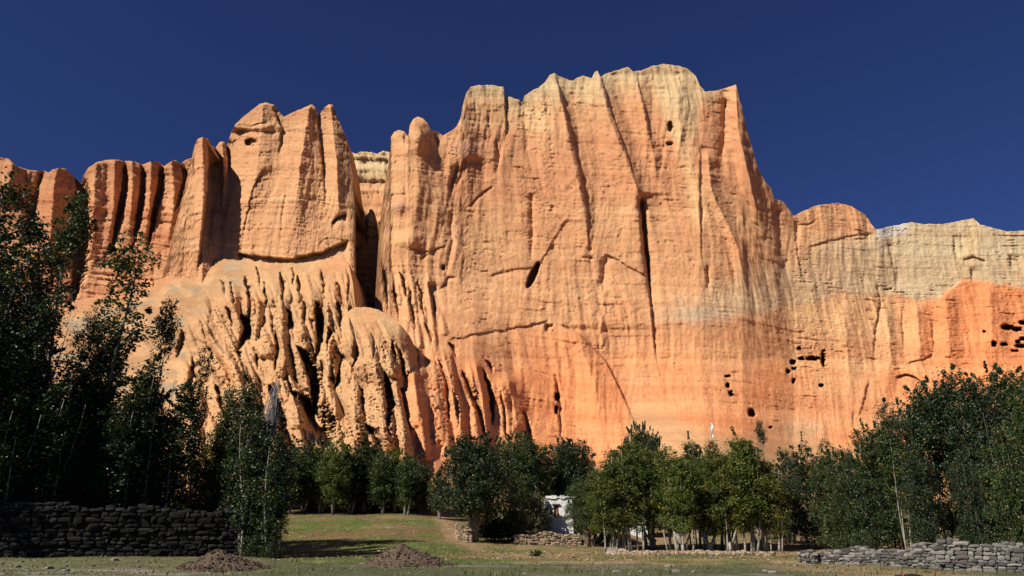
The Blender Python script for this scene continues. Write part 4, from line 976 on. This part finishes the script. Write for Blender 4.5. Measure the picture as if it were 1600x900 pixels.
plant('shrub', 'bush', 0, 1218, 806, 66, 'green shrub at the left edge of the right grove beside the track', 'bush', None, 1.2, LEAF_MID)
for k, (px, py, Y, lb) in enumerate([(768, 800, 66.5, 'black shaded bush right behind the trunk of the big round pollard'), (792, 796, 67.5, 'larger black bush in the shade right of the big round pollard'), (748, 806, 70, 'dark bush between the tumbled wall piece and the big round pollard')]):
    plant('shrub', 'bush', k % 2, px, py, Y, lb, 'bush', 'shaded bushes around the round pollard', 1.3, LEAF_DARK)
for k, (px, py, Y, lb) in enumerate([(1218, 818, 84, 'left one of the two yellow-green hedge bushes at the far end of the track'), (1238, 822, 84, 'right one of the two yellow-green hedge bushes at the far end of the track')]):
    plant('shrub', 'bush', k, px, py, Y, lb, 'bush', 'bushes at the end of the track', .9, LEAF_LIGHT)
for k, (px, py, Y, kd, lb, sx) in enumerate([(405, 835, 44, 'bush', 'black shaded shrub at the foot of the wall end, left one', 1.5), (428, 848, 43, 'bush', 'black shaded shrub at the foot of the wall end, right one', 1.5),
    (946, 828, 62, 'lowbush', 'dark bare-looking shrub with a long shadow left of the central copse', 1.2), (837, 856, 50, 'lowbush', 'flat dark tuft on the dry grass below the white house', 1.0),
    (898, 868, 46, 'lowbush', 'small dark green clump on the dry bank below the squat brown stumps', .9)]):
    plant('shrub', kd, k % 2, px, py, Y, lb, 'bush', None, sx, LEAF_DARK)

# bleached, leafless twigs against the fins
bt = empty('bare_tree', (*P(420, 700, 46)[:2], gz(P(420, 700, 46)[0], 56)), 'bleached leafless tree with drooping white twigs in front of the eroded slope', 'tree')
bx, by, bz0 = bt.location; g = random.Random(3)
mb = MB(); tip = P(434, 588, 46) - bt.location
mb.tube([(0, 0, -.2), (.1, 0, tip.z * .4), (tip.x * .6, 0, tip.z * .75), tuple(tip * .96)], [.14, .10, .06, .03], 6)
obj('trunk', mb.mesh('trunk', BARK_DARK, True), bt)
for i in range(70):
    t = g.uniform(.74, 1.0); p0 = tip * t + Vector((g.uniform(-.12, .12), g.uniform(-.12, .12), 0)); dx = g.uniform(-.95, .2); dy = g.uniform(-.5, .5); L = g.uniform(1.2, 3.4)
    m2 = MB(); m2.tube([p0, p0 + Vector((dx * .45, dy * .5, -.35 * L + .2)), p0 + Vector((dx * .9, dy * .9, -.8 * L)), p0 + Vector((dx * 1.25, dy * 1.1, -L))], [.016, .014, .010, .005], 3, False)
    obj('twig', m2.mesh('twig', BARK_WHITE), bt)

# ------------------------------------------------------------------ stones and walls
def stone_mesh(seed):
    g = np.random.default_rng(seed); pts = []
    for x in (-1, 0, 1):
        for y in (-1, 0, 1):
            for z in (-1, 0, 1):
                if x or y or z: pts.append((x, y, z))
    P_ = np.array(pts, float); nrm = (np.abs(P_) ** 5).sum(1) ** .2; sph = P_ / np.linalg.norm(P_, axis=1)[:, None]
    Q = (P_ / nrm[:, None] * .62 + sph * .38) * .5 * (1 + g.uniform(-.13, .13, P_.shape)); Q[:, 0] += g.uniform(-.2, .2) * Q[:, 2]
    ix = {tuple(p): i for i, p in enumerate(pts)}; F = []
    for ax in range(3):
        for sgn in (-1, 1):
            o = [a for a in range(3) if a != ax]
            for i in (-1, 0):
                for j in (-1, 0):
                    q = []
                    for a, b in ((i, j), (i + 1, j), (i + 1, j + 1), (i, j + 1)):
                        p = [0, 0, 0]; p[ax] = sgn; p[o[0]] = a; p[o[1]] = b; q.append(ix[tuple(p)])
                    flip = (sgn > 0) == (ax == 1)
                    F.append(q[::-1] if flip else q)
    return Q, np.array(F)
SM = [stone_mesh(i) for i in range(9)]

def scatter_mesh(name, places, m):
    """places: list of (loc, scale3, rz, tilt) -> one joined mesh of stones"""
    Vs, Fs, n = [], [], 0
    for i, (l, sc, rz, tl) in enumerate(places):
        Q, F = SM[i % 9]; M = np.array((Matrix.Rotation(rz, 3, 'Z') @ Matrix.Rotation(tl, 3, 'X')))
        Vs.append((Q * np.array(sc)) @ M.T + np.array(l)); Fs.append(F + n); n += len(Q)
    return mesh_np(name, np.concatenate(Vs), np.concatenate(Fs), m, None, False)

def dry_wall(name, a, b, topa, topb, thick, sw, sh, mat_obj, mat_stuff, label, cat='wall', parts=300, seed=1, group=None):
    """a dry-stone wall between ground points a and b; tops in metres"""
    g = random.Random(seed)
    a = Vector(a[:2]); b = Vector(b[:2]); L = (b - a).length; d = (b - a) / L; ang = math.atan2(d.y, d.x); nrm = Vector((d.y, -d.x))
    root = empty(name, (a.x, a.y, gz(a.x, a.y)), label, cat, group); base = root.location
    ms = []
    for Q, F in (SM if parts else []): 
        me = mesh_np('stone', Q, F, mat_obj); ms.append(me)
    core = MB(); K = max(3, int(L / 1.2)); 
    def topz(t): return topa + (topb - topa) * t + .10 * math.sin(t * L * 1.3 + seed) + .06 * math.sin(t * L * 3.1)
    cv, cf = [], []
    for k in range(K + 1):
        t = k / K; p = a + d * L * t; z0 = gz(p.x, p.y) - .4; z1 = topz(t) - sh * .6
        for off, z in ((thick * .5 - sw * .22, z0), (thick * .5 - sw * .22, z1), (-thick * .5 + sw * .22, z1), (-thick * .5 + sw * .22, z0)):
            q = p + nrm * off; cv.append((q.x - base.x, q.y - base.y, z - base.z))
    for k in range(K):
        for j in range(4): cf.append((4 * k + j, 4 * k + 4 + j, 4 * k + 4 + (j + 1) % 4, 4 * k + (j + 1) % 4))
    cf += [(0, 1, 2, 3), (4 * K + 3, 4 * K + 2, 4 * K + 1, 4 * K)]
    core.add(cv, cf); obj('wall_core', core.mesh('wall_core', MORTAR), root)
    pl = []
    def face(off, dens=1.0, L0=0, L1=L):
        z = -.15; row = 0
        while True:
            hh = sh * g.uniform(.6, 1.4); s_ = L0 - g.uniform(0, sw); any_ = False
            while s_ < L1:
                w_ = sw * g.choice((.4, .6, .8, 1, 1.15, 1.5, 1.8)) * g.uniform(.85, 1.15); t = (s_ + w_ / 2) / L
                p = a + d * (s_ + w_ / 2) + nrm * (off + g.uniform(-.04, .04)); zz = gz(p.x, p.y)
                if 0 <= t <= 1 and zz + z + hh / 2 < topz(t) - .02 * 0:
                    any_ = True
                    pl.append(((p.x - base.x, p.y - base.y, zz + z + hh / 2 - base.z + g.uniform(-.2, .2) * sh), (w_ * 1.02, sw * g.uniform(.5, .85), hh * g.uniform(.75, 1.2)), ang + g.uniform(-.2, .2), g.uniform(-.25, .25)))
                s_ += w_ * .97
            z += hh * .90; row += 1
            if not any_ or row > 60: break
    face(thick * .5 - sw * .1)
    nf = len(pl)
    # coping stones along the top, loose and uneven
    s_ = 0
    while s_ < L:
        w_ = sw * g.uniform(.7, 1.5)
        for off in (thick * .3, -thick * .15):
            p = a + d * (s_ + w_ / 2) + nrm * (off + g.uniform(-.08, .08)); t = min(1, (s_ + w_ / 2) / L)
            pl.append(((p.x - base.x, p.y - base.y, topz(t) - base.z + g.uniform(-.4, .35) * sh), (w_, sw * g.uniform(.7, 1.1), sh * g.uniform(.8, 1.3)), ang + g.uniform(-.5, .5), g.uniform(-.2, .2)))
        s_ += w_ * .9
    # end faces
    for e, q0 in ((0, a), (1, b)):
        z = 0
        while z < (topa if e == 0 else topb) - base.z:
            hh = sh * g.uniform(.8, 1.2)
            for off in np.arange(-thick / 2, thick / 2, sw * .8):
                p = q0 + nrm * (off + sw * .4); pl.append(((p.x - base.x, p.y - base.y, z + hh / 2 + gz(p.x, p.y) - base.z), (sw * .7, sw * .8, hh), ang + g.uniform(-.15, .15), g.uniform(-.1, .1)))
            z += hh * .93
    order = list(range(len(pl)))
    order.sort(key=lambda i: -pl[i][1][0] * pl[i][1][2] / (1 + .02 * abs(pl[i][0][0])))
    sel = order[:parts]; rest = order[parts:]
    for i in sel:
        l, sc, rz, tl = pl[i]
        o = new_object('stone', ms[i % 9]); col.objects.link(o); o.parent = root
        o.location = l; o.scale = sc; o.rotation_euler = (tl, 0, rz)
    if rest:
        o = obj('stones', scatter_mesh('stones', [pl[i] for i in rest], mat_stuff), root); o['kind'] = 'stuff'
    return root

def gp(px, Y): v = P(px, 850, Y); return (v.x, Y)
def zt(px, py, Y): return float(world(px, py, Y)[2])
STONE_SHADED = stony('shaded_dry_stone', (.010, .010, .010), (.04, .038, .036))  # remaining stones of the left wall, colour darkened to stand for shade
dry_wall('stone_wall', gp(-70, 40), gp(388, 45.5), zt(-70, 786, 40), zt(388, 803, 45.5), .8, .46, .24, STONE_SHADED_OBJ, STONE_SHADED,
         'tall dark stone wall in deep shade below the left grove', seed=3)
dry_wall('stone_wall', gp(1288, 41), gp(1466, 34), zt(1288, 863, 41), zt(1466, 855, 34), .6, .27, .125, STONE_OBJ, STONE,
         'lower grey dry-stone wall running from the track towards the higher wall at the right', seed=5)
dry_wall('stone_wall', gp(1462, 32.6), gp(1760, 30), zt(1462, 850, 32.6), zt(1760, 848, 30), .7, .30, .135, STONE_OBJ, STONE,
         'higher grey dry-stone wall at the right edge of the photo', seed=8)
dry_wall('gate_pillar', gp(1254, 41.6), gp(1276, 41), zt(1254, 863, 41.6), zt(1276, 863, 41), .7, .27, .125, STONE_OBJ, STONE,
         'short stone pillar at the left end of the grey wall, beside the track', 'pillar', seed=9)
dry_wall('terrace_wall', gp(806, 63.6), gp(905, 63.8), zt(806, 836, 63.6), zt(905, 836, 63.8), .5, .34, .18, STONE_OBJ, STONE_TAN,
         'low tan terrace wall below the white house', parts=0, seed=11)
dry_wall('terrace_wall', gp(928, 66), gp(970, 64), zt(928, 836, 66), zt(970, 838, 64), .5, .34, .18, STONE_OBJ, STONE_TAN,
         'low pale terrace wall behind the dark shrub left of the central copse', parts=0, seed=12)
dry_wall('terrace_wall', gp(716, 68), gp(733, 63), zt(716, 824, 68), zt(733, 828, 63), .5, .36, .2, STONE_OBJ, STONE_TAN,
         'short piece of tumbled stone wall left of the big pollard trunk', parts=0, seed=13)
dry_wall('terrace_wall', gp(1206, 80), gp(1262, 80), zt(1206, 833, 80), zt(1262, 832, 80), .5, .36, .2, STONE_OBJ, STONE_TAN,
         'low pale stone wall crossing the far end of the track', parts=0, seed=14)

# rubble bank at the foot of the central copse
g = random.Random(21); pl = []
for i in range(1100):
    px = g.uniform(950, 1208); Y = g.gauss(52.2, .9) + (.8 if px > 1150 else 0); v = P(px, 860, Y)
    s_ = g.uniform(.07, .24) * (1.4 if g.random() < .08 else 1)
    pl.append(((v.x, Y, gz(v.x, Y) + .10 * math.exp(-((Y - 52.4) / .8) ** 2) + s_ * .2), (s_ * g.uniform(1, 1.7), s_, s_ * g.uniform(.5, .9)), g.uniform(0, 3), g.uniform(-.4, .4)))
o = obj('rubble', scatter_mesh('rubble', pl, STONE_TAN), label='strip of tan rubble stones along the foot of the central copse', category='rubble'); o['kind'] = 'stuff'
pl = []
for i in range(260):
    px = g.choice((g.uniform(0, 260), g.uniform(780, 1100), g.uniform(380, 700), g.uniform(1180, 1300))); Y = g.uniform(30, 46) if px > 300 else g.uniform(30, 34.5); v = P(px, 880, Y)
    s_ = g.uniform(.04, .13) * (1.9 if g.random() < .05 else 1)
    pl.append(((v.x, Y, gz(v.x, Y) + s_ * .1), (s_ * 1.5, s_ * 1.1, s_ * .6), g.uniform(0, 3), g.uniform(-.3, .3)))
o = obj('loose_stones', scatter_mesh('loose_stones', pl, STONE), label='loose pale stones scattered over the near grass', category='stones'); o['kind'] = 'stuff'

def boulder(px, Y, s_, label, m=STONE_TAN, seed=1, lift=.2):
    Q, F = SM[seed % 9]; v = P(px, 850, Y)
    import bmesh
    me = mesh_np('boulder', Q * np.array(s_), F, m); bm = bmesh.new(); bm.from_mesh(me)
    bmesh.ops.subdivide_edges(bm, edges=bm.edges[:], cuts=2, use_grid_fill=True, smooth=.6)
    for q in bm.verts: q.co += q.normal * (.09 * min(s_) * float(noise(q.co.x * 2.1 + seed, q.co.z * 2.3 + q.co.y, seed)))
    bm.to_mesh(me); bm.free()
    o = obj('boulder', me, label=label, category='rock'); o.location = (v.x, Y, gz(v.x, Y) + s_[2] * lift); return o
boulder(957, 53, (.9, .7, .6), 'grey boulder at the left end of the rubble strip', STONE, 2)
boulder(972, 52.6, (.6, .6, .5), 'small brown boulder beside the grey one at the left end of the rubble strip', STONE_TAN, 4)
boulder(783, 46, (.35, .25, .2), 'small pale stone alone on the bank below the round pollard', STONE, 6)
boulder(568, 37.5, (.3, .25, .16), 'pale stone at the left foot of the right-hand gravel mound', STONE, 7)

# ------------------------------------------------------------------ gravel mounds
def mound(px0, px1, pxt, pyt, Y, label, m, seed):
    x0, x1, xt = [float(world(p, 880, Y)[0]) for p in (px0, px1, pxt)]
    xc = (x0 + x1) / 2; rx = (x1 - x0) / 2; ry = rx * .8; h = zt(pxt, pyt, Y) - gz(xt, Y)
    n_ = 84; ts = np.linspace(-1.15, 1.15, n_); XX, YY = np.meshgrid(ts, ts)
    sx = (xt - xc) / rx
    r = np.hypot((XX - sx * np.clip(1 - np.hypot(XX, YY), 0, 1)), YY)
    pr = np.clip(1 - r, -.2, 1) ** 1 if False else np.where(r < 1.2, np.interp(r, [0, .15, .5, .8, 1, 1.2], [1, .93, .52, .18, .03, -.12]), -.15)
    Z = h * pr * (1 + .16 * fbm(XX * 2.2, YY * 2.2, seed, 3)) + .10 * h * fbm(XX * 6, YY * 6, seed + 1, 4) * (pr > 0) + .05 * noise(XX * 22, YY * 22, seed + 2) * (pr > 0)
    X = XX * rx; Yv = YY * ry; G = terrain(X + xc, Yv + Y)
    z0 = gz(xc, Y)
    V = np.stack([X, Yv, Z + G - z0], -1).reshape(-1, 3); idx = np.arange(n_ * n_).reshape(n_, n_)
    F = np.stack([idx[:-1, :-1], idx[:-1, 1:], idx[1:, 1:], idx[1:, :-1]], -1).reshape(-1, 4)
    root = empty('gravel_mound', (xc, Y, z0), label, 'mound', 'gravel mounds in front of the lawn')
    obj('heap', mesh_np('heap', V, F, m, None, True), root)
    g = random.Random(seed); pl = []
    for i in range(700):
        a = g.uniform(0, 6.28); q = math.sqrt(g.random()) * 1.12; i0 = int((q * math.cos(a) / 1.15 + 1) / 2 * (n_ - 1)); j0 = int((q * math.sin(a) / 1.15 + 1) / 2 * (n_ - 1))
        v = V[j0 * n_ + i0]; s_ = g.uniform(.03, .11)
        pl.append(((v[0] + g.uniform(-.04, .04), v[1], v[2] + s_ * .25), (s_ * 1.3, s_, s_ * .8), g.uniform(0, 3), g.uniform(-.4, .4)))
    o = obj('pebbles', scatter_mesh('pebbles', pl, m), root); o['kind'] = 'stuff'
mound(284, 416, 338, 861, 33.2, 'brown gravel mound in front of the dark wall', GRAVEL, 31)
mound(566, 708, 620, 851, 37.5, 'grey-brown gravel mound in the middle of the lawn edge, next to a pale patch', GRAVEL, 37)

# ------------------------------------------------------------------ houses
def plaster(name, c0, c1):
    m, t, b = mat(name); g = N(t, 'ShaderNodeTexCoord'); n1 = noise_node(t, 1.6, 7, .7, g.outputs['Object'])
    r = ramp(t, n1.outputs[0], [(.35, c0), (.62, c1)]); t.links.new(r.outputs[0], b.inputs['Base Color']); b.inputs['Roughness'].default_value = .95
    bu = N(t, 'ShaderNodeBump'); bu.inputs['Distance'].default_value = .05; t.links.new(n1.outputs[0], bu.inputs['Height']); t.links.new(bu.outputs[0], b.inputs['Normal'])
    return m
WHITE = plaster('whitewash', (.50, .50, .47), (.78, .77, .73)); MUD = plaster('mud_plaster', (.30, .22, .15), (.44, .33, .23))
WOODR = plaster('red_brown_wood', (.30, .10, .04), (.42, .16, .06)); WOODD = plaster('dark_wood', (.04, .03, .025), (.08, .06, .05)); CLOTH = plaster('white_cloth', (.6, .6, .6), (.8, .8, .8)); REDC = plaster('red_cloth', (.4, .06, .04), (.5, .09, .06))

def house(px0, px1, pyt, Y, depth, label, windows, taper=.05, rz=.06, m=WHITE):
    x0 = float(world(px0, 830, Y)[0]); x1 = float(world(px1, 830, Y)[0]); xc = (x0 + x1) / 2; w_ = x1 - x0
    z0 = gz(xc, Y); h = zt(px0 * .5 + px1 * .5, pyt, Y) - z0
    root = empty('mud_brick_house', (xc, Y, z0), label, 'house', None, rz)
    b = MB(); tz = h; nx, nz = 14, 12; V = []; 
    # battered, slightly uneven walls with window openings left out
    def shell(y, sgn):
        pass
    wins = [((wx - xc) , wz, ww, wh) for wx, wz, ww, wh in windows]
    xs = sorted(set([-w_ / 2, w_ / 2] + [q for a_, _, c_, _ in wins for q in (a_ - c_ / 2, a_ + c_ / 2)]))
    zs = sorted(set([-.5, h] + [q for _, z_, _, d_ in wins for q in (z_ - d_ / 2, z_ + d_ / 2)]))
    def inside(x, z): return any(abs(x - a_) < c_ / 2 and abs(z - z_) < d_ / 2 for a_, z_, c_, d_ in wins)
    def tp(x, z): k = 1 - taper * max(z, 0) / h; return x * k
    th = .4
    for i in range(len(xs) - 1):
        for j in range(len(zs) - 1):
            if inside((xs[i] + xs[i + 1]) / 2, (zs[j] + zs[j + 1]) / 2): continue
            V = []
            for y in (0, th):
                for x, z in ((xs[i], zs[j]), (xs[i + 1], zs[j]), (xs[i + 1], zs[j + 1]), (xs[i], zs[j + 1])):
                    V.append((tp(x, z), y + .10 * max(z, 0) / h * 1.5 if y == 0 else y, z))
            b.add(V, [(0, 1, 2, 3), (7, 6, 5, 4), (0, 4, 5, 1), (3, 2, 6, 7), (0, 3, 7, 4), (1, 5, 6, 2)])
    for sgn in (-1, 1):
        V = []
        for y in (th + .002, depth):
            for z in (-.5, h - .003):
                for x in (sgn * w_ / 2, sgn * (w_ / 2 - .4)): V.append((tp(x, z), y, z))
        b.add(V, [(0, 1, 3, 2), (5, 4, 6, 7), (0, 2, 6, 4), (1, 5, 7, 3), (2, 3, 7, 6), (0, 4, 5, 1)])
    b.box((0, depth + .2, h / 2 - .25), (w_ * .96, .4, h + .5))
    obj('wall', b.mesh('wall', m), root)
    r = MB(); r.box((0, depth / 2 + .1, h - .25), (w_ * (1 - taper) - .82, depth - .5, .2)); rf = obj('roof', r.mesh('roof', MUD), root)
    pp = MB(); g = random.Random(int(px0)); x = -w_ / 2 * (1 - taper)
    while x < w_ / 2 * (1 - taper):
        q = g.uniform(.3, .6); pp.box((x + q / 2, .3, h + .02), (q * 1.0, .5, .14 + g.uniform(0, .16) - .10 * abs(x / w_)), 0, .06, g); x += q
    obj('parapet', pp.mesh('parapet', m), root)
    for a_, z_, c_, d_ in wins:
        f = MB()
        for xx in (-1, 1): f.box((a_ + xx * (c_ / 2 - .05), .16, z_), (.10, .12, d_ - .004))
        for zz in (-1, 1): f.box((a_, .165, z_ + zz * (d_ / 2 - .06)), (c_ - .21, .12, .12))
        fo = obj('window', f.mesh('window', WOODD), root)
        s1 = MB(); s1.box((a_, .22, z_ - .05), (c_ - .2, .05, d_ - .25)); obj('shutter', s1.mesh('shutter', WOODR), fo)
        s2 = MB(); s2.box((a_, .10, z_ + d_ / 2 + .07), (c_ + .2, .26, .12)); obj('lintel', s2.mesh('lintel', WOODD), fo)
    return root
Yh = 66.5
wx = float(world(869, 799, Yh)[0]); zw = zt(869, 799, Yh) - gz(float(world(873, 830, Yh)[0]), Yh)
house(851, 897, 777, Yh, 5.0, 'whitewashed house with a narrow red-brown window among the trees', [(wx, zw, .42, .95)], .10, .0)
house(952, 1012, 778, 70, 4.5, 'second whitewashed building half hidden behind the stems of the central copse', [], .03, .0)
house(1062, 1094, 796, 72, 3.5, 'small pinkish mud house glimpsed between the stems of the central copse', [], .04, .0, MUD)
# low ruined mud wall by the track
rw = MB(); g = random.Random(5); x0, x1 = [float(world(p, 830, 76)[0]) for p in (1176, 1206)]; zb = gz(x0, 76)
V = []; K = 12
for k in range(K + 1):
    x = x0 + (x1 - x0) * k / K; zt_ = zt(1190, 830, 76) + (zt(1190, 819, 76) - zt(1190, 830, 76)) * (k / K) + g.uniform(-.05, .05)
    for y, z in ((0, zb - .4), (.04, zt_), (.45, zt_ - .03), (.5, zb - .4)): V.append((x - x0, y, z - zb))
F = [(4 * k + j, 4 * k + 4 + j, 4 * k + 4 + (j + 1) % 4, 4 * k + (j + 1) % 4) for k in range(K) for j in range(4)] + [(0, 1, 2, 3), (4 * K + 3, 4 * K + 2, 4 * K + 1, 4 * K)]
rw.add(V, F); o = obj('mud_wall', rw.mesh('mud_wall', MUD), label='broken grey-tan mud wall stump left of the track, right of the central copse', category='wall'); o.location = (x0, 76, zb)
boulder(1226, 94, (2.6, 2.5, 4.2), 'red rock stump showing between the central copse and the right grove', ROCK if False else plaster('red_rock', (.40, .17, .08), (.56, .26, .12)), 5, .4)

# ------------------------------------------------------------------ prayer flag on the talus
Yf = float(depthA(np.array([1112.]), np.array([688.]))[0]) - 9
f0 = P(1112, 697, Yf); ft = P(1110, 661, Yf)
fl = empty('prayer_flag', f0, 'tall white prayer flag on a pole standing on the sandy slope', 'flag')
b = MB(); b.tube([(0, 0, -8), (0, 0, 0), tuple(ft - f0)], [.12, .10, .06], 8); obj('pole', b.mesh('pole', BARK_WHITE), fl)
n_ = 16; V = []; F = []
tv = ft - f0
for k in range(n_ + 1):
    t = k / n_; p = tv * (1 - t * .62)
    for q in (0, .5, 1): V.append((p.x + .12 + q * (.42 + .12 * math.sin(t * 7)), p.y + .14 * math.sin(t * 9 + q * 2), p.z - .1 * q))
for k in range(n_):
    for q in range(2): i = k * 3 + q; F.append((i, i + 3, i + 4, i + 1))
b = MB(); b.add(V, F); c = obj('cloth', b.mesh('cloth', CLOTH, True), fl); sm = c.modifiers.new('thickness', 'SOLIDIFY'); sm.thickness = .03
b = MB(); b.box((0, 0, .2), (.9, .8, .9), .3, .1); b.box((.1, 0, .9), (.5, .5, .5), .1, .1); obj('cairn', b.mesh('cairn', REDC), fl)

# ------------------------------------------------------------------ black goat in the near field
gx, gy = float(world(1424, 896, 20)[0]), 20.0
goat = empty('goat', (gx, gy, gz(gx, gy)), 'black goat at the bottom edge of the photo, only its back in view', 'goat')
def skin(name, verts, edges, rad, m, parent):
    me = bpy.data.meshes.new(name); me.from_pydata(verts, edges, []); me.update(); me.materials.append(m)
    o = obj(name, me, parent); sk = o.modifiers.new('skin', 'SKIN'); o.modifiers.new('sub', 'SUBSURF').levels = 2
    o.modifiers['sub'].render_levels = 2; sk.use_smooth_shade = True
    for i, r in enumerate(rad): me.skin_vertices[0].data[i].radius = r if hasattr(r, '__len__') else (r, r)
    me.skin_vertices[0].data[0].use_root = True
    return o
mBlk, t_, b_2 = mat('black_hair'); b_2.inputs['Base Color'].default_value = (.012, .011, .011, 1); b_2.inputs['Roughness'].default_value = .6
vs = [(.22, 0, .37), (.08, 0, .37), (-.08, 0, .36), (-.2, 0, .38), (-.27, 0, .40), (-.33, 0, .40), (-.40, 0, .33),
      (.24, .06, .24), (.27, .06, .13), (.25, .06, .01), (.24, -.06, .24), (.27, -.06, .13), (.25, -.06, .01),
      (-.19, .055, .23), (-.185, .055, .12), (-.19, .055, .01), (-.19, -.055, .23), (-.185, -.055, .12), (-.19, -.055, .01), (.30, 0, .40), (.34, 0, .36)]
es = [(0, 1), (1, 2), (2, 3), (3, 4), (4, 5), (5, 6), (0, 7), (7, 8), (8, 9), (0, 10), (10, 11), (11, 12), (3, 13), (13, 14), (14, 15), (3, 16), (16, 17), (17, 18), (0, 19), (19, 20)]
ra = [(.10, .105), (.115, .12), (.12, .125), (.10, .11), .065, .052, .028, .05, .022, .018, .05, .022, .018, .036, .02, .018, .036, .02, .018, .03, .012]
skin('body', vs, es, ra, mBlk, goat)
for s_ in (-1, 1):
    b = MB(); b.tube([(-.33, s_ * .04, .43), (-.34, s_ * .09, .44), (-.35, s_ * .12, .40)], [.018, .022, .006], 6); obj('ear', b.mesh('ear', mBlk, True), goat)
    b = MB(); b.tube([(-.32, s_ * .02, .44), (-.30, s_ * .03, .50), (-.26, s_ * .035, .53)], [.012, .009, .003], 6); obj('horn', b.mesh('horn', STONE, True), goat)
b = MB(); b.tube([(-.245 + .02 * math.sin(a), .075 * math.cos(a), .40 + .075 * math.sin(a)) for a in np.linspace(0, 6.28, 15)], [.012] * 15, 5, False); obj('collar', b.mesh('collar', REDC, True), goat)

# ------------------------------------------------------------------ grass blades and fallen leaves
def scatter_cover(name, n, px0, px1, Y0, Y1, kind, m, label, seed, cond=None):
    g = np.random.default_rng(seed); Y = np.sqrt(g.uniform(Y0 ** 2, Y1 ** 2, n)); px = g.uniform(px0, px1, n)
    X = (px - 800) / 1200 * Y * 1.05
    k = fbm(X * .3, Y * .4, 71, 3); keep = k + g.uniform(-.35, .35, n) > (-.05 if kind == 'leaf' else .0)
    X, Y = X[keep], Y[keep]; Z = terrain(X, Y); m_ = len(X)
    if kind == 'leaf':
        a = g.uniform(0, 6.28, m_); s_ = g.uniform(.04, .095, m_); dx = np.stack([np.cos(a), np.sin(a), g.uniform(-.3, .3, m_)], 1) * s_[:, None]; dy = np.stack([-np.sin(a), np.cos(a), g.uniform(-.3, .5, m_)], 1) * s_[:, None] * .7
        p = np.stack([X, Y, Z + .03], 1); v = np.stack([p - dx, p - dy, p + dx, p + dy], 1).reshape(-1, 3); f = np.arange(m_ * 4).reshape(m_, 4)
    else:
        a = g.uniform(0, 6.28, m_); h = g.uniform(.02, .08, m_) * np.where(g.random(m_) < .06, 2.6, 1); w_ = .012 + h * .12
        p = np.stack([X, Y, Z - .01], 1); d = np.stack([np.cos(a), np.sin(a), a * 0], 1) * w_[:, None]
        tip = p + np.stack([g.uniform(-.5, .5, m_) * h, g.uniform(-.5, .5, m_) * h, h], 1)
        v = np.stack([p - d, p + d, tip], 1).reshape(-1, 3); f = np.arange(m_ * 3).reshape(m_, 3)
    o = obj(name, mesh_np(name, v, f, m), label=label, category='ground cover'); o['kind'] = 'stuff'
GRS = leaf_material('grass_blades', [(0, (.05, .075, .02)), (.6, (.10, .12, .04)), (1, (.22, .19, .09))], .7, .2)
LIT = leaf_material('fallen_leaves', [(0, (.16, .08, .04)), (.5, (.34, .21, .10)), (1, (.62, .50, .32))], .8, .1)
scatter_cover('grass', 90000, -20, 1260, 28, 66, 'blade', GRS, 'short green and dry grass on the lawn and the near field', 5)
scatter_cover('grass_tufts', 22000, 1180, 1640, 28, 52, 'blade', GRS, 'short dry grass by the grey wall and the track', 6)
scatter_cover('fallen_leaves', 20000, 400, 1230, 41, 86, 'leaf', LIT, 'tan fallen leaves strewn over the lawn', 9)
